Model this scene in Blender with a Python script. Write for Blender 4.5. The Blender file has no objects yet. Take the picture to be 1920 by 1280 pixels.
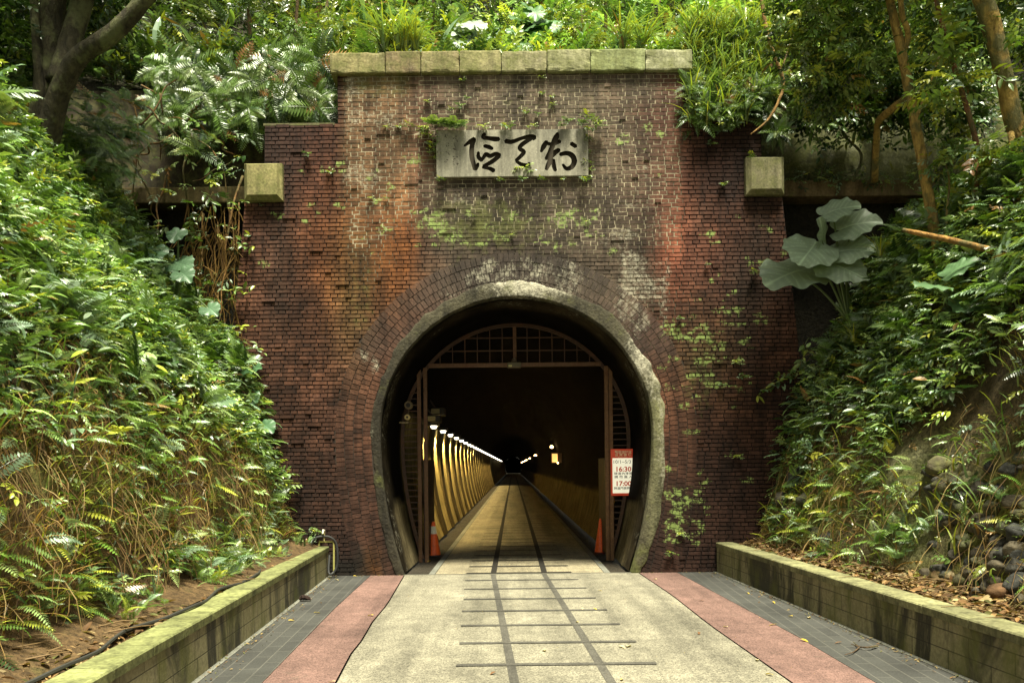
import bpy, math, random
import numpy as np
from mathutils import Vector, Matrix

rng = np.random.default_rng(11)
random.seed(11)
SC = bpy.context.scene
COL = SC.collection

# ------------------------------------------------------------------ camera, sky, sun, exposure
F, CX, CY, CAMZ, ROLL = 1493.33, 962.0, 875.0, 1.65, math.radians(0.6)
cam = bpy.data.cameras.new("camera")
cam.lens, cam.sensor_width = 28.0, 36.0
cam.shift_x, cam.shift_y = -2 / 1920, 235 / 1920
cam.clip_start, cam.clip_end = 0.05, 2000
camo = bpy.data.objects.new("camera", cam)
COL.objects.link(camo)
camo.location = (0, 0, CAMZ)
camo.rotation_euler = (math.radians(90), ROLL, 0)
SC.camera = camo

SUN_EL, SUN_AZ = math.radians(69), math.radians(166)      # azimuth measured from +Y towards +X
world = bpy.data.worlds.new("World")
SC.world = world
world.use_nodes = True
wn = world.node_tree
sky = wn.nodes.new("ShaderNodeTexSky")
sky.sky_type = 'NISHITA'
sky.sun_disc = False
sky.sun_elevation, sky.sun_rotation = SUN_EL, SUN_AZ
hs = wn.nodes.new("ShaderNodeHueSaturation")
hs.inputs['Saturation'].default_value = 0.22
wm = wn.nodes.new("ShaderNodeMix"); wm.data_type = 'RGBA'; wm.blend_type = 'MULTIPLY'
wm.inputs[0].default_value = 1.0
wm.inputs[7].default_value = (1.0, 1.0, 0.80, 1)
wn.links.new(sky.outputs[0], hs.inputs['Color'])
wn.links.new(hs.outputs[0], wm.inputs[6])
wn.links.new(wm.outputs[2], wn.nodes['Background'].inputs[0])
wn.nodes['Background'].inputs[1].default_value = 0.054

sl = bpy.data.lights.new("sun", 'SUN')
sl.energy, sl.angle, sl.color = 4.8, math.radians(16), (1.0, 0.955, 0.75)
so = bpy.data.objects.new("sun", sl)
COL.objects.link(so)
so.rotation_euler = Vector((-math.sin(SUN_AZ) * math.cos(SUN_EL), -math.cos(SUN_AZ) * math.cos(SUN_EL), -math.sin(SUN_EL))).to_track_quat('-Z', 'Y').to_euler()
so.location = (0, 0, 30)

SC.view_settings.view_transform = 'Standard'
SC.view_settings.look = 'None'
SC.view_settings.gamma = 1.0
SC.view_settings.exposure = 1.62
SC.render.engine = 'CYCLES'
SC.cycles.max_bounces = 8
SC.cycles.transparent_max_bounces = 4
SC.cycles.use_denoising = True

# ------------------------------------------------------------------ pixel <-> world helpers (2D design measurements -> metres)
cr, sr = math.cos(ROLL), math.sin(ROLL)
def P(px, py, Y):
    dx, dy = px - CX, CY - py
    return np.array([(dx * cr + dy * sr) * Y / F, Y, CAMZ + (-dx * sr + dy * cr) * Y / F])
def G(px, py, z=0.0):
    dx, dy = px - CX, CY - py
    X, Z = dx * cr + dy * sr, -dx * sr + dy * cr
    Y = (z - CAMZ) * F / Z
    return np.array([X * Y / F, Y, z])
def PX(x, Y, z):
    X, Z = x * F / Y, (z - CAMZ) * F / Y
    return CX + X * cr - Z * sr, CY - (X * sr + Z * cr)

# ------------------------------------------------------------------ noise
def _h(i, j, k):
    n = (i * 374761393 + j * 668265263 + k * 1274126177) & 0xFFFFFFFF
    n = ((n ^ (n >> 13)) * 1103515245) & 0xFFFFFFFF
    return ((n ^ (n >> 16)) & 0xFFFF) / 65535.0
def vnoise(p, freq=1.0, seed=0):
    p = np.asarray(p, float) * freq + seed * 17.31
    i = np.floor(p).astype(np.int64); f = p - i
    f = f * f * (3 - 2 * f)
    r = 0
    for a in (0, 1):
        for b in (0, 1):
            for c in (0, 1):
                w = (f[..., 0] if a else 1 - f[..., 0]) * (f[..., 1] if b else 1 - f[..., 1]) * (f[..., 2] if c else 1 - f[..., 2])
                r = r + w * _h(i[..., 0] + a, i[..., 1] + b, i[..., 2] + c)
    return r
def fbm(p, freq=1.0, seed=0, o=3):
    r, a, t = 0, 1.0, 0
    for k in range(o):
        r = r + a * vnoise(p, freq * 2 ** k, seed + k); t += a; a *= .5
    return r / t

# ------------------------------------------------------------------ mesh collecting
class Geo:
    def __init__(s): s.v, s.c, s.x, s.f, s.l, s.n = [], [], [], [], [], 0
    def add(s, v, faces=None, col=(.5, .5, .5), fx=(0, 0, 0), flat=None, tot=None):
        v = np.asarray(v, float).reshape(-1, 3); m = len(v)
        if flat is None:
            flat = np.array([i for f in faces for i in f], np.int64); tot = np.array([len(f) for f in faces], np.int64)
        s.v.append(v)
        s.c.append(np.broadcast_to(np.asarray(col, float), (m, 3))); s.x.append(np.broadcast_to(np.asarray(fx, float), (m, 3)))
        s.f.append(np.asarray(flat) + s.n); s.l.append(np.asarray(tot)); s.n += m
    def box(s, lo, hi, col=(.5, .5, .5), bev=0.0, fx=(0, 0, 0)):
        lo, hi = np.array(lo, float), np.array(hi, float)
        if bev <= 0:
            v = np.array([[x, y, z] for x in (lo[0], hi[0]) for y in (lo[1], hi[1]) for z in (lo[2], hi[2])])
            s.add(v, [(0, 1, 3, 2), (4, 6, 7, 5), (0, 4, 5, 1), (2, 3, 7, 6), (0, 2, 6, 4), (1, 5, 7, 3)], col, fx); return
        import bmesh
        bm = bmesh.new(); bmesh.ops.create_cube(bm, size=1.0)
        for q in bm.verts: q.co = Vector([(lo[k] + hi[k]) / 2 + q.co[k] * (hi[k] - lo[k]) for k in range(3)])
        bmesh.ops.bevel(bm, geom=bm.edges[:], offset=bev, segments=2, affect='EDGES', profile=.6)
        bm.verts.index_update()
        s.add([q.co[:] for q in bm.verts], [[q.index for q in f.verts] for f in bm.faces], col, fx); bm.free()
    def bar(s, a, b, w, h=None, col=(.5, .5, .5), up=(0, 0, 1)):
        a, b = np.array(a, float), np.array(b, float); h = h or w
        d = b - a; d /= np.linalg.norm(d); u = np.array(up, float)
        if abs(d @ u) > .95: u = np.array([0, 1., 0])
        x = np.cross(d, u); x /= np.linalg.norm(x); z = np.cross(x, d)
        v = [p + x * i * w / 2 + z * j * h / 2 for p in (a, b) for i, j in ((-1, -1), (1, -1), (1, 1), (-1, 1))]
        s.add(v, [(0, 3, 2, 1), (4, 5, 6, 7), (0, 1, 5, 4), (1, 2, 6, 5), (2, 3, 7, 6), (3, 0, 4, 7)], col)
    def tube(s, pts, r, sides=8, col=(.5, .5, .5), sub=0, bump=0.0, caps=True, seed=0):
        pts = np.array(pts, float); r = np.broadcast_to(np.array(r, float), (len(pts),)).copy()
        if sub: pts, r = smooth(pts, r, sub)
        n = len(pts)
        t = np.gradient(pts, axis=0); t /= np.linalg.norm(t, axis=1)[:, None] + 1e-12
        u = np.array([0.31, 0.17, .93]); x0 = np.cross(t[0], u); x0 /= np.linalg.norm(x0)
        rings = []
        for i in range(n):
            x0 = x0 - t[i] * (x0 @ t[i]); x0 /= np.linalg.norm(x0) + 1e-12
            y0 = np.cross(t[i], x0)
            a = np.arange(sides) * 2 * math.pi / sides
            ring = pts[i] + r[i] * (np.cos(a)[:, None] * x0 + np.sin(a)[:, None] * y0)
            rings.append(ring)
        v = np.array(rings)
        if bump:
            c = pts[:, None, :]
            k = 1 + bump * (fbm(v, 1.2 / max(r.mean(), .01) * .5, seed) - .5) * 2
            v = c + (v - c) * k[..., None]
        v = v.reshape(-1, 3)
        i = np.arange(n - 1)[:, None] * sides; j = np.arange(sides)[None]; j2 = (j + 1) % sides
        q = np.stack([i + j, i + j2, i + sides + j2, i + sides + j], -1).reshape(-1, 4)
        fl, to = q.ravel(), np.full(len(q), 4)
        if caps:
            fl = np.concatenate([fl, np.arange(sides)[::-1], (n - 1) * sides + np.arange(sides)]); to = np.concatenate([to, [sides, sides]])
        s.add(v, None, col, (0, 0, 0), fl, to)
    def grid(s, v, col=(.5, .5, .5), fx=(0, 0, 0), mask=None, flip=False):
        v = np.asarray(v, float); a, b = v.shape[:2]
        i = np.arange(a - 1)[:, None] * b + np.arange(b - 1)[None]
        q = np.stack([i, i + 1, i + b + 1, i + b], -1).reshape(-1, 4)
        if flip: q = q[:, ::-1]
        if mask is not None: q = q[np.asarray(mask).ravel()]
        c = np.broadcast_to(np.asarray(col, float), (a, b, 3)).reshape(-1, 3)
        x = np.broadcast_to(np.asarray(fx, float), (a, b, 3)).reshape(-1, 3)
        s.add(v.reshape(-1, 3), None, c, x, q.ravel(), np.full(len(q), 4))
    def many(s, proto, R, T, S, col, shade=None):
        pv, pf, pt = proto['v'], proto['f'], proto['t']
        M, n = len(T), len(pv)
        if M == 0: return
        S = np.asarray(S, float)
        S = S[:, None, None] if S.ndim == 1 else S[:, None, :]
        V = np.einsum('mij,mnj->mni', R, pv[None] * S) + T[:, None, :]
        c = np.asarray(col, float)[:, None, :] * proto['s'][None, :, None]
        fl = (pf[None] + (np.arange(M) * n)[:, None]).ravel()
        s.v.append(V.reshape(-1, 3)); s.c.append(np.broadcast_to(c, (M, n, 3)).reshape(-1, 3)); s.x.append(np.zeros((M * n, 3)))
        s.f.append(fl + s.n); s.l.append(np.tile(pt, M)); s.n += M * n
    def mesh(s, name, mat, org=(0, 0, 0), smooth=False):
        me = bpy.data.meshes.new(name)
        V = np.concatenate(s.v) - np.asarray(org, float); Fl = np.concatenate(s.f); L = np.concatenate(s.l)
        me.vertices.add(len(V)); me.vertices.foreach_set('co', V.astype(np.float32).ravel())
        me.loops.add(len(Fl)); me.loops.foreach_set('vertex_index', Fl.astype(np.int32))
        me.polygons.add(len(L)); me.polygons.foreach_set('loop_start', np.concatenate([[0], np.cumsum(L)[:-1]]).astype(np.int32))
        me.update(calc_edges=True)
        for nm, src in (('col', s.c), ('fx', s.x)):
            at = me.attributes.new(nm, 'FLOAT_COLOR', 'POINT')
            d = np.ones((len(V), 4), np.float32); d[:, :3] = np.concatenate(src)
            at.data.foreach_set('color', d.ravel())
        me.materials.append(mat)
        me.polygons.foreach_set('use_smooth', np.full(len(L), bool(smooth)))
        return me
    def build(s, name, mat, parent=None, smooth=False, org=None):
        o0 = (0, 0, 0)
        if parent is not None: o0 = ORG.get(parent.name, (0, 0, 0))
        if org is not None: o0 = org
        me = s.mesh(name, mat, o0, smooth)
        o = bpy.data.objects.new(name, me); COL.objects.link(o)
        if parent is not None: o.parent = parent; ORG[o.name] = o0
        elif org is not None: o.location = org; ORG[o.name] = tuple(org)
        return o
ORG = {}

def smooth(pts, r, sub):
    n = len(pts)
    q = np.concatenate([[2 * pts[0] - pts[1]], pts, [2 * pts[-1] - pts[-2]]]); out, rr = [], []
    for i in range(n - 1):
        p0, p1, p2, p3 = q[i:i + 4]
        for k in range(sub):
            t = k / sub
            out.append(.5 * (2 * p1 + (p2 - p0) * t + (2 * p0 - 5 * p1 + 4 * p2 - p3) * t * t + (3 * p1 - p0 - 3 * p2 + p3) * t ** 3))
            rr.append(r[i] * (1 - t) + r[i + 1] * t)
    out.append(pts[-1]); rr.append(r[-1])
    return np.array(out), np.array(rr)

def tag(o, label=None, cat=None, group=None, kind=None):
    if label: o['label'] = label
    if cat: o['category'] = cat
    if group: o['group'] = group
    if kind: o['kind'] = kind
    return o
def thing(name, label, cat, loc=(0, 0, 0), group=None):
    o = bpy.data.objects.new(name, None); COL.objects.link(o)
    o.empty_display_size = .1
    o.location = tuple(float(q) for q in loc); ORG[o.name] = tuple(float(q) for q in loc)
    return tag(o, label, cat, group)
def copy_tree(o, parent=None):
    c = o.copy(); COL.objects.link(c); c.parent = parent
    for ch in list(o.children): copy_tree(ch, c)
    return c

# ------------------------------------------------------------------ materials
class NT:
    def __init__(s, name):
        s.m = bpy.data.materials.new(name); s.m.use_nodes = True; s.t = s.m.node_tree
        s.b = s.t.nodes['Principled BSDF']
    def n(s, typ, props=None, **inp):
        q = s.t.nodes.new(typ)
        for k, v in (props or {}).items(): setattr(q, k, v)
        for k, v in inp.items():
            k = k.replace('_', ' ')
            s.set(q.inputs[k], v)
        return q
    def set(s, sock, v):
        if hasattr(v, 'is_linked') or isinstance(v, bpy.types.NodeSocket): s.t.links.new(v, sock)
        else: sock.default_value = v
    def co(s, scale=(1, 1, 1), obj=True, rot=(0, 0, 0)):
        tc = s.n('ShaderNodeTexCoord')
        mp = s.n('ShaderNodeMapping'); mp.inputs['Scale'].default_value = scale; mp.inputs['Rotation'].default_value = rot
        s.t.links.new(tc.outputs['Object'], mp.inputs['Vector']); return mp.outputs[0]
    def noise(s, scale, detail=4, rough=.6, vec=None, dist=0.0):
        q = s.n('ShaderNodeTexNoise'); q.inputs['Scale'].default_value = scale; q.inputs['Detail'].default_value = detail
        q.inputs['Roughness'].default_value = rough; q.inputs['Distortion'].default_value = dist
        s.t.links.new(vec if vec is not None else s.co(), q.inputs['Vector']); return q.outputs['Fac']
    def ramp(s, fac, stops):
        q = s.n('ShaderNodeValToRGB'); s.t.links.new(fac, q.inputs[0]); e = q.color_ramp.elements
        while len(e) < len(stops): e.new(.5)
        for k, (p, c) in enumerate(stops):
            e[k].position = p; e[k].color = (c, c, c, 1) if not hasattr(c, '__len__') else (*c, 1)
        return q.outputs[0]
    def mix(s, fac, a, b, mode='MIX'):
        q = s.n('ShaderNodeMix', {'data_type': 'RGBA', 'blend_type': mode})
        for sock, v in ((q.inputs[0], fac), (q.inputs[6], a), (q.inputs[7], b)):
            if isinstance(v, tuple) and len(v) == 3: v = (*v, 1)
            s.set(sock, v)
        return q.outputs[2]
    def math(s, op, a, b=0.0):
        q = s.n('ShaderNodeMath', {'operation': op}); s.set(q.inputs[0], a); s.set(q.inputs[1], b); return q.outputs[0]
    def attr(s, name): return s.n('ShaderNodeAttribute', {'attribute_name': name}).outputs['Color']
    def sep(s, c): return s.n('ShaderNodeSeparateColor', Color=c).outputs
    def bump(s, h, strength=.5, dist=.02):
        q = s.n('ShaderNodeBump', Height=h); q.inputs['Strength'].default_value = strength; q.inputs['Distance'].default_value = dist
        s.t.links.new(q.outputs[0], s.b.inputs['Normal'])
    def out(s, color=None, rough=.8, spec=.3, metal=0.0):
        if color is not None: s.set(s.b.inputs['Base Color'], (*color, 1) if isinstance(color, tuple) and len(color) == 3 else color)
        s.set(s.b.inputs['Roughness'], rough); s.set(s.b.inputs['Specular IOR Level'], spec); s.b.inputs['Metallic'].default_value = metal
        return s.m

def weathered(name, lo=.55, hi=1.35, fine=38, streak=True, lichen=(.22, .29, .085), eff=(.46, .43, .33), rough=.85, bump=.5, bdist=.006, spec=.25):
    """stone, brick, mortar: colour attribute x mottling, patches of lichen (fx.r) and lime bloom (fx.g), moss (fx.b)"""
    q = NT(name)
    c = q.attr('col'); fx = q.sep(q.attr('fx'))
    v = q.co()
    m1 = q.noise(fine, 5, .65, v); m2 = q.noise(2.3, 4, .6, v)
    f = q.ramp(m1, [(.3, lo), (.7, hi)])
    c = q.mix(1.0, c, f, 'MULTIPLY')
    c = q.mix(1.0, c, q.ramp(m2, [(.3, .72), (.7, 1.22)]), 'MULTIPLY')
    if streak:
        st = q.noise(3.0, 5, .6, q.co((3.2, 3.2, .32)))
        c = q.mix(1.0, c, q.ramp(st, [(.36, .62), (.56, 1.12)]), 'MULTIPLY')
    nl = q.noise(9, 5, .7, v)
    e = q.math('MULTIPLY', fx[1], 1.0)
    em = q.ramp(q.math('ADD', e, q.math('MULTIPLY', q.noise(15, 8, .85, v), 1.0)), [(.80, 0), (.98, .85)])
    c = q.mix(em, c, q.mix(1.0, eff, q.ramp(m1, [(.25, .6), (.75, 1.2)]), 'MULTIPLY'))
    gm = q.ramp(q.math('ADD', fx[2], q.math('MULTIPLY', q.noise(5, 5, .7, v), .8)), [(.66, 0), (.98, 1)])
    c = q.mix(gm, c, q.mix(1.0, (.105, .112, .030), q.ramp(m1, [(.25, .5), (.75, 1.5)]), 'MULTIPLY'))
    lm = q.ramp(q.math('ADD', fx[0], q.noise(12, 7, .72, v)), [(.90, 0), (1.0, .9)])
    c = q.mix(lm, c, q.mix(1.0, lichen, q.ramp(m1, [(.25, .7), (.75, 1.25)]), 'MULTIPLY'))
    q.bump(q.math('ADD', m1, q.math('MULTIPLY', nl, .8)), bump, bdist)
    return q.out(c, rough, spec)

M = {}
M['brick'] = weathered('brick', fine=42)
M['stone'] = weathered('stone', .6, 1.3, 30, bump=.6)
M['cement'] = weathered('cement', .6, 1.3, 26, bump=.9, bdist=.02)
M['lining'] = weathered('lining', .7, 1.25, 20, bump=.5, spec=.03)
M['rock'] = weathered('rock', .5, 1.35, 14, streak=False, bump=.8, bdist=.02)
M['soil'] = weathered('soil', .35, 1.6, 22, streak=False, bump=1.0, bdist=.05)
M['tablet'] = weathered('tablet', .8, 1.15, 40, bump=.3)

def leaf_mat(name, rough=.34, trans=.18, spec=.6):
    q = NT(name); c = q.attr('col')
    q.out(c, rough, spec)
    tr = q.n('ShaderNodeBsdfTranslucent'); q.t.links.new(q.mix(1.0, c, (1.5, 1.6, .55), 'MULTIPLY'), tr.inputs[0])
    mx = q.n('ShaderNodeMixShader'); mx.inputs[0].default_value = trans
    q.t.links.new(q.b.outputs[0], mx.inputs[1]); q.t.links.new(tr.outputs[0], mx.inputs[2])
    q.t.links.new(mx.outputs[0], q.t.nodes['Material Output'].inputs[0]); return q.m
M['leaf'] = leaf_mat('leaf')
M['bigleaf'] = leaf_mat('bigleaf', .42, .22, .5)
M['straw'] = leaf_mat('straw', .7, .15, .2)

q = NT('bark'); v = q.co((1, 1, .35)); a = q.noise(16, 6, .7, v, .6); b = q.noise(3.2, 4, .6)
c = q.mix(1.0, q.attr('col'), q.ramp(a, [(.3, .25), (.7, 1.6)]), 'MULTIPLY')
c = q.mix(q.ramp(b, [(.50, 0), (.60, .8)]), c, (.10, .105, .045))
q.bump(q.math('ADD', a, b), 1.0, .05); M['bark'] = q.out(c, .85, .25)

q = NT('rusty_iron'); a = q.noise(24, 5, .7); b = q.noise(4, 3, .6)
c = q.mix(1.0, q.attr('col'), q.ramp(a, [(.3, .6), (.7, 1.3)]), 'MULTIPLY')
c = q.mix(q.ramp(b, [(.5, 0), (.7, .6)]), c, (.10, .032, .01)); q.bump(a, .3, .004); M['iron'] = q.out(c, .6, .4)

q = NT('plain'); c = q.mix(1.0, q.attr('col'), q.ramp(q.noise(30, 4, .6), [(.3, .8), (.7, 1.15)]), 'MULTIPLY'); M['plain'] = q.out(c, .6, .35)
q = NT('cone_plastic'); c = q.mix(1.0, q.attr('col'), q.ramp(q.noise(26, 5, .7), [(.3, .75), (.65, 1.1)]), 'MULTIPLY'); M['cone'] = q.out(c, .38, .5)
q = NT('rubber'); M['rubber'] = q.out(q.attr('col'), .55, .35)

def aggregate(name, base, spk=.5):
    q = NT(name)
    vo = q.n('ShaderNodeTexVoronoi', Scale=95.0); q.t.links.new(q.co(), vo.inputs['Vector'])
    fl = q.noise(160, 3, .7); big = q.noise(.9, 5, .6); med = q.noise(5, 5, .65)
    c = q.mix(1.0, base, q.ramp(q.sep(vo.outputs['Color'])[0], [(.0, 1 - spk), (1, 1 + spk)]), 'MULTIPLY')
    c = q.mix(1.0, c, q.ramp(fl, [(.3, .72), (.7, 1.25)]), 'MULTIPLY')
    c = q.mix(1.0, c, q.ramp(big, [(.32, .74), (.68, 1.18)]), 'MULTIPLY')
    c = q.mix(1.0, c, q.ramp(med, [(.3, .76), (.7, 1.14)]), 'MULTIPLY')
    tyre = q.noise(1.0, 6, .65, q.co((2.6, .16, 1)))
    c = q.mix(1.0, c, q.ramp(tyre, [(.34, .66), (.56, 1.08)]), 'MULTIPLY')
    spots = q.noise(2.1, 6, .75, q.co((1, 1, 1)))
    c = q.mix(q.ramp(spots, [(.60, 0), (.70, .45)]), c, (.06, .055, .04))
    q.bump(vo.outputs['Distance'], .5, .004)
    return q.out(c, .8, .3)
M['tan'] = aggregate('tan_aggregate', (.190, .175, .130))
M['pink'] = aggregate('pink_aggregate', (.150, .088, .074), .4)
M['tan_in'] = aggregate('tunnel_aggregate', (.22, .19, .125))
M['mark'] = aggregate('dark_marking', (.078, .073, .060), .3)
M['edge'] = aggregate('edge_stone', (.15, .15, .125), .2)

def pavers(name, ang):
    q = NT(name); v = q.co((1, 1, 1), rot=(0, 0, ang))
    br = q.n('ShaderNodeTexBrick', {'offset': .5}, Scale=1.0); q.t.links.new(v, br.inputs['Vector'])
    for k, x in (('Color1', (.052, .052, .047, 1)), ('Color2', (.039, .039, .036, 1)), ('Mortar', (.085, .082, .07, 1)), ('Mortar Size', .006), ('Mortar Smooth', .3), ('Bias', 0.0), ('Brick Width', .42), ('Row Height', .135)): br.inputs[k].default_value = x
    c = q.mix(1.0, br.outputs['Color'], q.ramp(q.noise(60, 4, .7), [(.3, .7), (.7, 1.25)]), 'MULTIPLY')
    c = q.mix(1.0, c, q.ramp(q.noise(1.3, 5, .6), [(.3, .7), (.7, 1.25)]), 'MULTIPLY')
    q.bump(br.outputs['Fac'], -.4, .004)
    return q.out(c, .65, .4)

def blockwall(name, ang):
    q = NT(name)
    v = q.co((1, 1, 1), rot=(0, 0, ang))
    sp = q.n('ShaderNodeSeparateXYZ', Vector=v); cb = q.n('ShaderNodeCombineXYZ')
    q.t.links.new(sp.outputs[1], cb.inputs[0]); q.t.links.new(sp.outputs[2], cb.inputs[1])
    br = q.n('ShaderNodeTexBrick', {'offset': .5}, Scale=1.0); q.t.links.new(cb.outputs[0], br.inputs['Vector'])
    for k, x in (('Color1', (.28, .25, .135, 1)), ('Color2', (.24, .212, .112, 1)), ('Mortar', (.09, .078, .042, 1)), ('Mortar Size', .006), ('Mortar Smooth', .4), ('Bias', 0.0), ('Brick Width', .52), ('Row Height', .155)): br.inputs[k].default_value = x
    c = q.mix(1.0, br.outputs['Color'], q.ramp(q.noise(28, 5, .7), [(.3, .65), (.7, 1.2)]), 'MULTIPLY')
    st = q.noise(1.0, 7, .72, q.co((.9, .9, .22)), .8)
    c = q.mix(q.ramp(st, [(.445, .92), (.52, .0)]), c, (.026, .024, .016))
    m3 = q.noise(3.1, 5, .65, q.co((1, 1, .5)))
    c = q.mix(q.ramp(m3, [(.46, 0), (.68, .75)]), c, (.12, .125, .03))
    q.bump(q.math('ADD', q.math('MULTIPLY', br.outputs['Fac'], -1.0), q.noise(40, 4, .6)), .45, .006)
    return q.out(c, .8, .3)

def emis(name, col, st):
    q = NT(name); q.b.inputs['Emission Color'].default_value = (*col, 1); q.b.inputs['Emission Strength'].default_value = st
    return q.out((.8, .8, .7), .4, .3)
M['lamp_white'] = emis('lamp_glow', (1.0, .93, .72), 3.5)
M['lamp_orange'] = emis('lamp_orange_glow', (1.0, .58, .22), 9.0)

# ================================================================== ground, road, paving
WL = lambda Y: -2.86 + (np.clip(Y, -6, 12.3) - 12.3) * -0.056        # front face of the planter walls
WR = lambda Y: 3.12 + (12.3 - np.clip(Y, -6, 12.3)) * 0.055
YW = 12.3

def sheet(name, left, right, z, mat, label, cat, kind='structure'):
    g = Geo(); n = len(left)
    v = np.array([[*p[:2], z] for p in left] + [[*p[:2], z] for p in right])
    g.add(v, [(i, n + i, n + i + 1, i + 1) for i in range(n - 1)], (.3, .3, .3))
    o = g.build(name, mat); return tag(o, label, cat, None, kind)
def px_line(pts):
    w = [G(*p) for p in pts]
    d = (w[-1] - w[0]); d = d / d[1]
    w = w + [w[-1] + d * (y - w[-1][1]) for y in (3.0, -1.0, -6.0)]
    w[0] = w[0] + (w[1] - w[0]) / (w[1] - w[0])[1] * (12.29 - w[0][1])
    return w
def resamp(w, ys):
    w = np.array(w)[::-1]
    return [np.array([np.interp(y, w[:, 1], w[:, 0]), y, 0]) for y in ys]
YS = list(np.linspace(12.29, -6, 40))
tanL = resamp(px_line([(758, 1080), (727, 1133), (700, 1165), (681, 1199), (660, 1225), (632, 1279)]), YS)
pinkL = resamp(px_line([(692, 1081), (629, 1139), (492, 1279)]), YS)
tanR = resamp(px_line([(1199, 1075), (1260, 1116), (1328, 1170), (1483, 1279)]), YS)
pinkR = resamp(px_line([(1274, 1075), (1496, 1193), (1636, 1276)]), YS)
wallL = [np.array([WL(y), y, 0]) for y in YS]
wallR = [np.array([WR(y), y, 0]) for y in YS]
gj = Geo(); gj.add([[-300, -300, -.12], [300, -300, -.12], [300, 300, -.12], [-300, 300, -.12]], [(0, 1, 2, 3)], (.06, .05, .03))
tag(gj.build('ground', M['soil']), 'dark earth under the cutting and the road', 'ground', None, 'structure')
sheet('road', tanL, tanR, 0, M['tan'], 'tan gravel-faced roadway leading into the tunnel', 'road')
off = lambda L, d: [p + np.array([d, 0, 0]) for p in L]
g = Geo()
sheet('path', pinkL, off(tanL, -.018), 0, M['pink'], 'pink gravel strip left of the tan roadway', 'path')
sheet('path', off(tanR, .018), pinkR, 0, M['pink'], 'pink gravel strip right of the tan roadway', 'path')
sheet('pavement', wallL, off(pinkL, -.006), 0, pavers('paver_left', -math.radians(90 + 3.2)), 'dark grey paving beside the left planter wall', 'pavement')
sheet('pavement', off(pinkR, .006), wallR, 0, pavers('paver_right', -math.radians(90 - 3.2)), 'dark grey paving beside the right planter wall', 'pavement')
gj = Geo(); gj.add([[-12, -6, -.03], [12, -6, -.03], [12, 12.33, -.03], [-12, 12.33, -.03]], [(0, 1, 2, 3)], (.03, .028, .02))
tag(gj.build('ground', M['soil']), 'dark joint bed under the paving strips', 'ground', None, 'structure')
sheet('kerb', off(wallL, -.01), off(wallL, .05), .004, M['edge'], 'thin pale mortar fillet at the foot of the mossy planter wall', 'kerb')
sheet('kerb', off(wallR, -.05), off(wallR, .01), .004, M['edge'], 'thin pale mortar fillet at the foot of the stained planter wall', 'kerb')
# painted rail track outside: two long lines and cross lines
rail = {}
mk = Geo()
def rail_x(k, Y):
    a, b = (G(925, 1078), G(965, 1280)) if k == 0 else (G(1021, 1077), G(1147, 1280))
    return a[0] + (b[0] - a[0]) / (b[1] - a[1]) * (Y - a[1])
for k in (0, 1):
    mk.add([[rail_x(k, y) + s * .037, y, .004] for y in (12.28, -6) for s in (-1, 1)], [(0, 2, 3, 1)], (.1, .1, .1))
for i in range(20):
    Y = 11.62 - .83 * i
    if Y < -5: break
    cx0 = (rail_x(0, Y) + rail_x(1, Y)) / 2
    mk.add([[cx0 - .82 + random.uniform(-.02, .02), Y - .038, .007], [cx0 + .84, Y - .038, .007], [cx0 + .84, Y + .038, .007], [cx0 - .82, Y + .038, .007]], [(0, 1, 2, 3)])
tag(mk.build('road_marking', M['mark']), 'dark inlaid lines of a rail track across the tan roadway', 'road marking', None, 'structure')

# ================================================================== the portal
XC, ZC, R0 = 0.05, 2.16, 2.13
def prof_poly(r=0.0, n=240):
    """horseshoe outline from bottom left over the top to bottom right, pushed outwards by r"""
    zl = np.linspace(0, ZC, n // 4, endpoint=False)
    xl = -(R0 - .35 * ((ZC - zl) / ZC) ** 2)
    th = np.linspace(math.pi, 0, n // 2)
    p = np.concatenate([np.stack([xl, zl], 1), np.stack([R0 * np.cos(th), ZC + R0 * np.sin(th)], 1), np.stack([-xl[::-1], zl[::-1]], 1)])
    t = np.gradient(p, axis=0); t /= np.linalg.norm(t, axis=1)[:, None]
    nrm = np.stack([-t[:, 1], t[:, 0]], 1)
    q = p + nrm * r
    q[:, 0] += XC
    return q, nrm
def inside_r(x, z):
    """distance outside of the horseshoe outline (negative inside)"""
    dx = np.abs(np.asarray(x) - XC); z = np.asarray(z)
    up = np.hypot(dx, z - ZC) - R0
    lo = dx - (R0 - .35 * (np.clip(ZC - z, 0, None) / ZC) ** 2)
    return np.where(z > ZC, up, lo)

OUT_R = [(4.74, -.1), (4.15, 5.77), (3.85, 5.78), (3.83, 6.96), (2.70, 6.97), (2.70, 7.70)]
OUT = [(XC + a, b) for a, b in OUT_R] + [(XC - a, b) for a, b in OUT_R[::-1]]
def halfw(z):
    zz = [b for a, b in OUT_R]; ww = [a for a, b in OUT_R]
    return np.interp(z, zz, ww)

portal = thing('tunnel_portal', 'weathered red brick tunnel portal with horseshoe arch and stone coping', 'tunnel portal', (XC, YW, 0))

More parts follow.
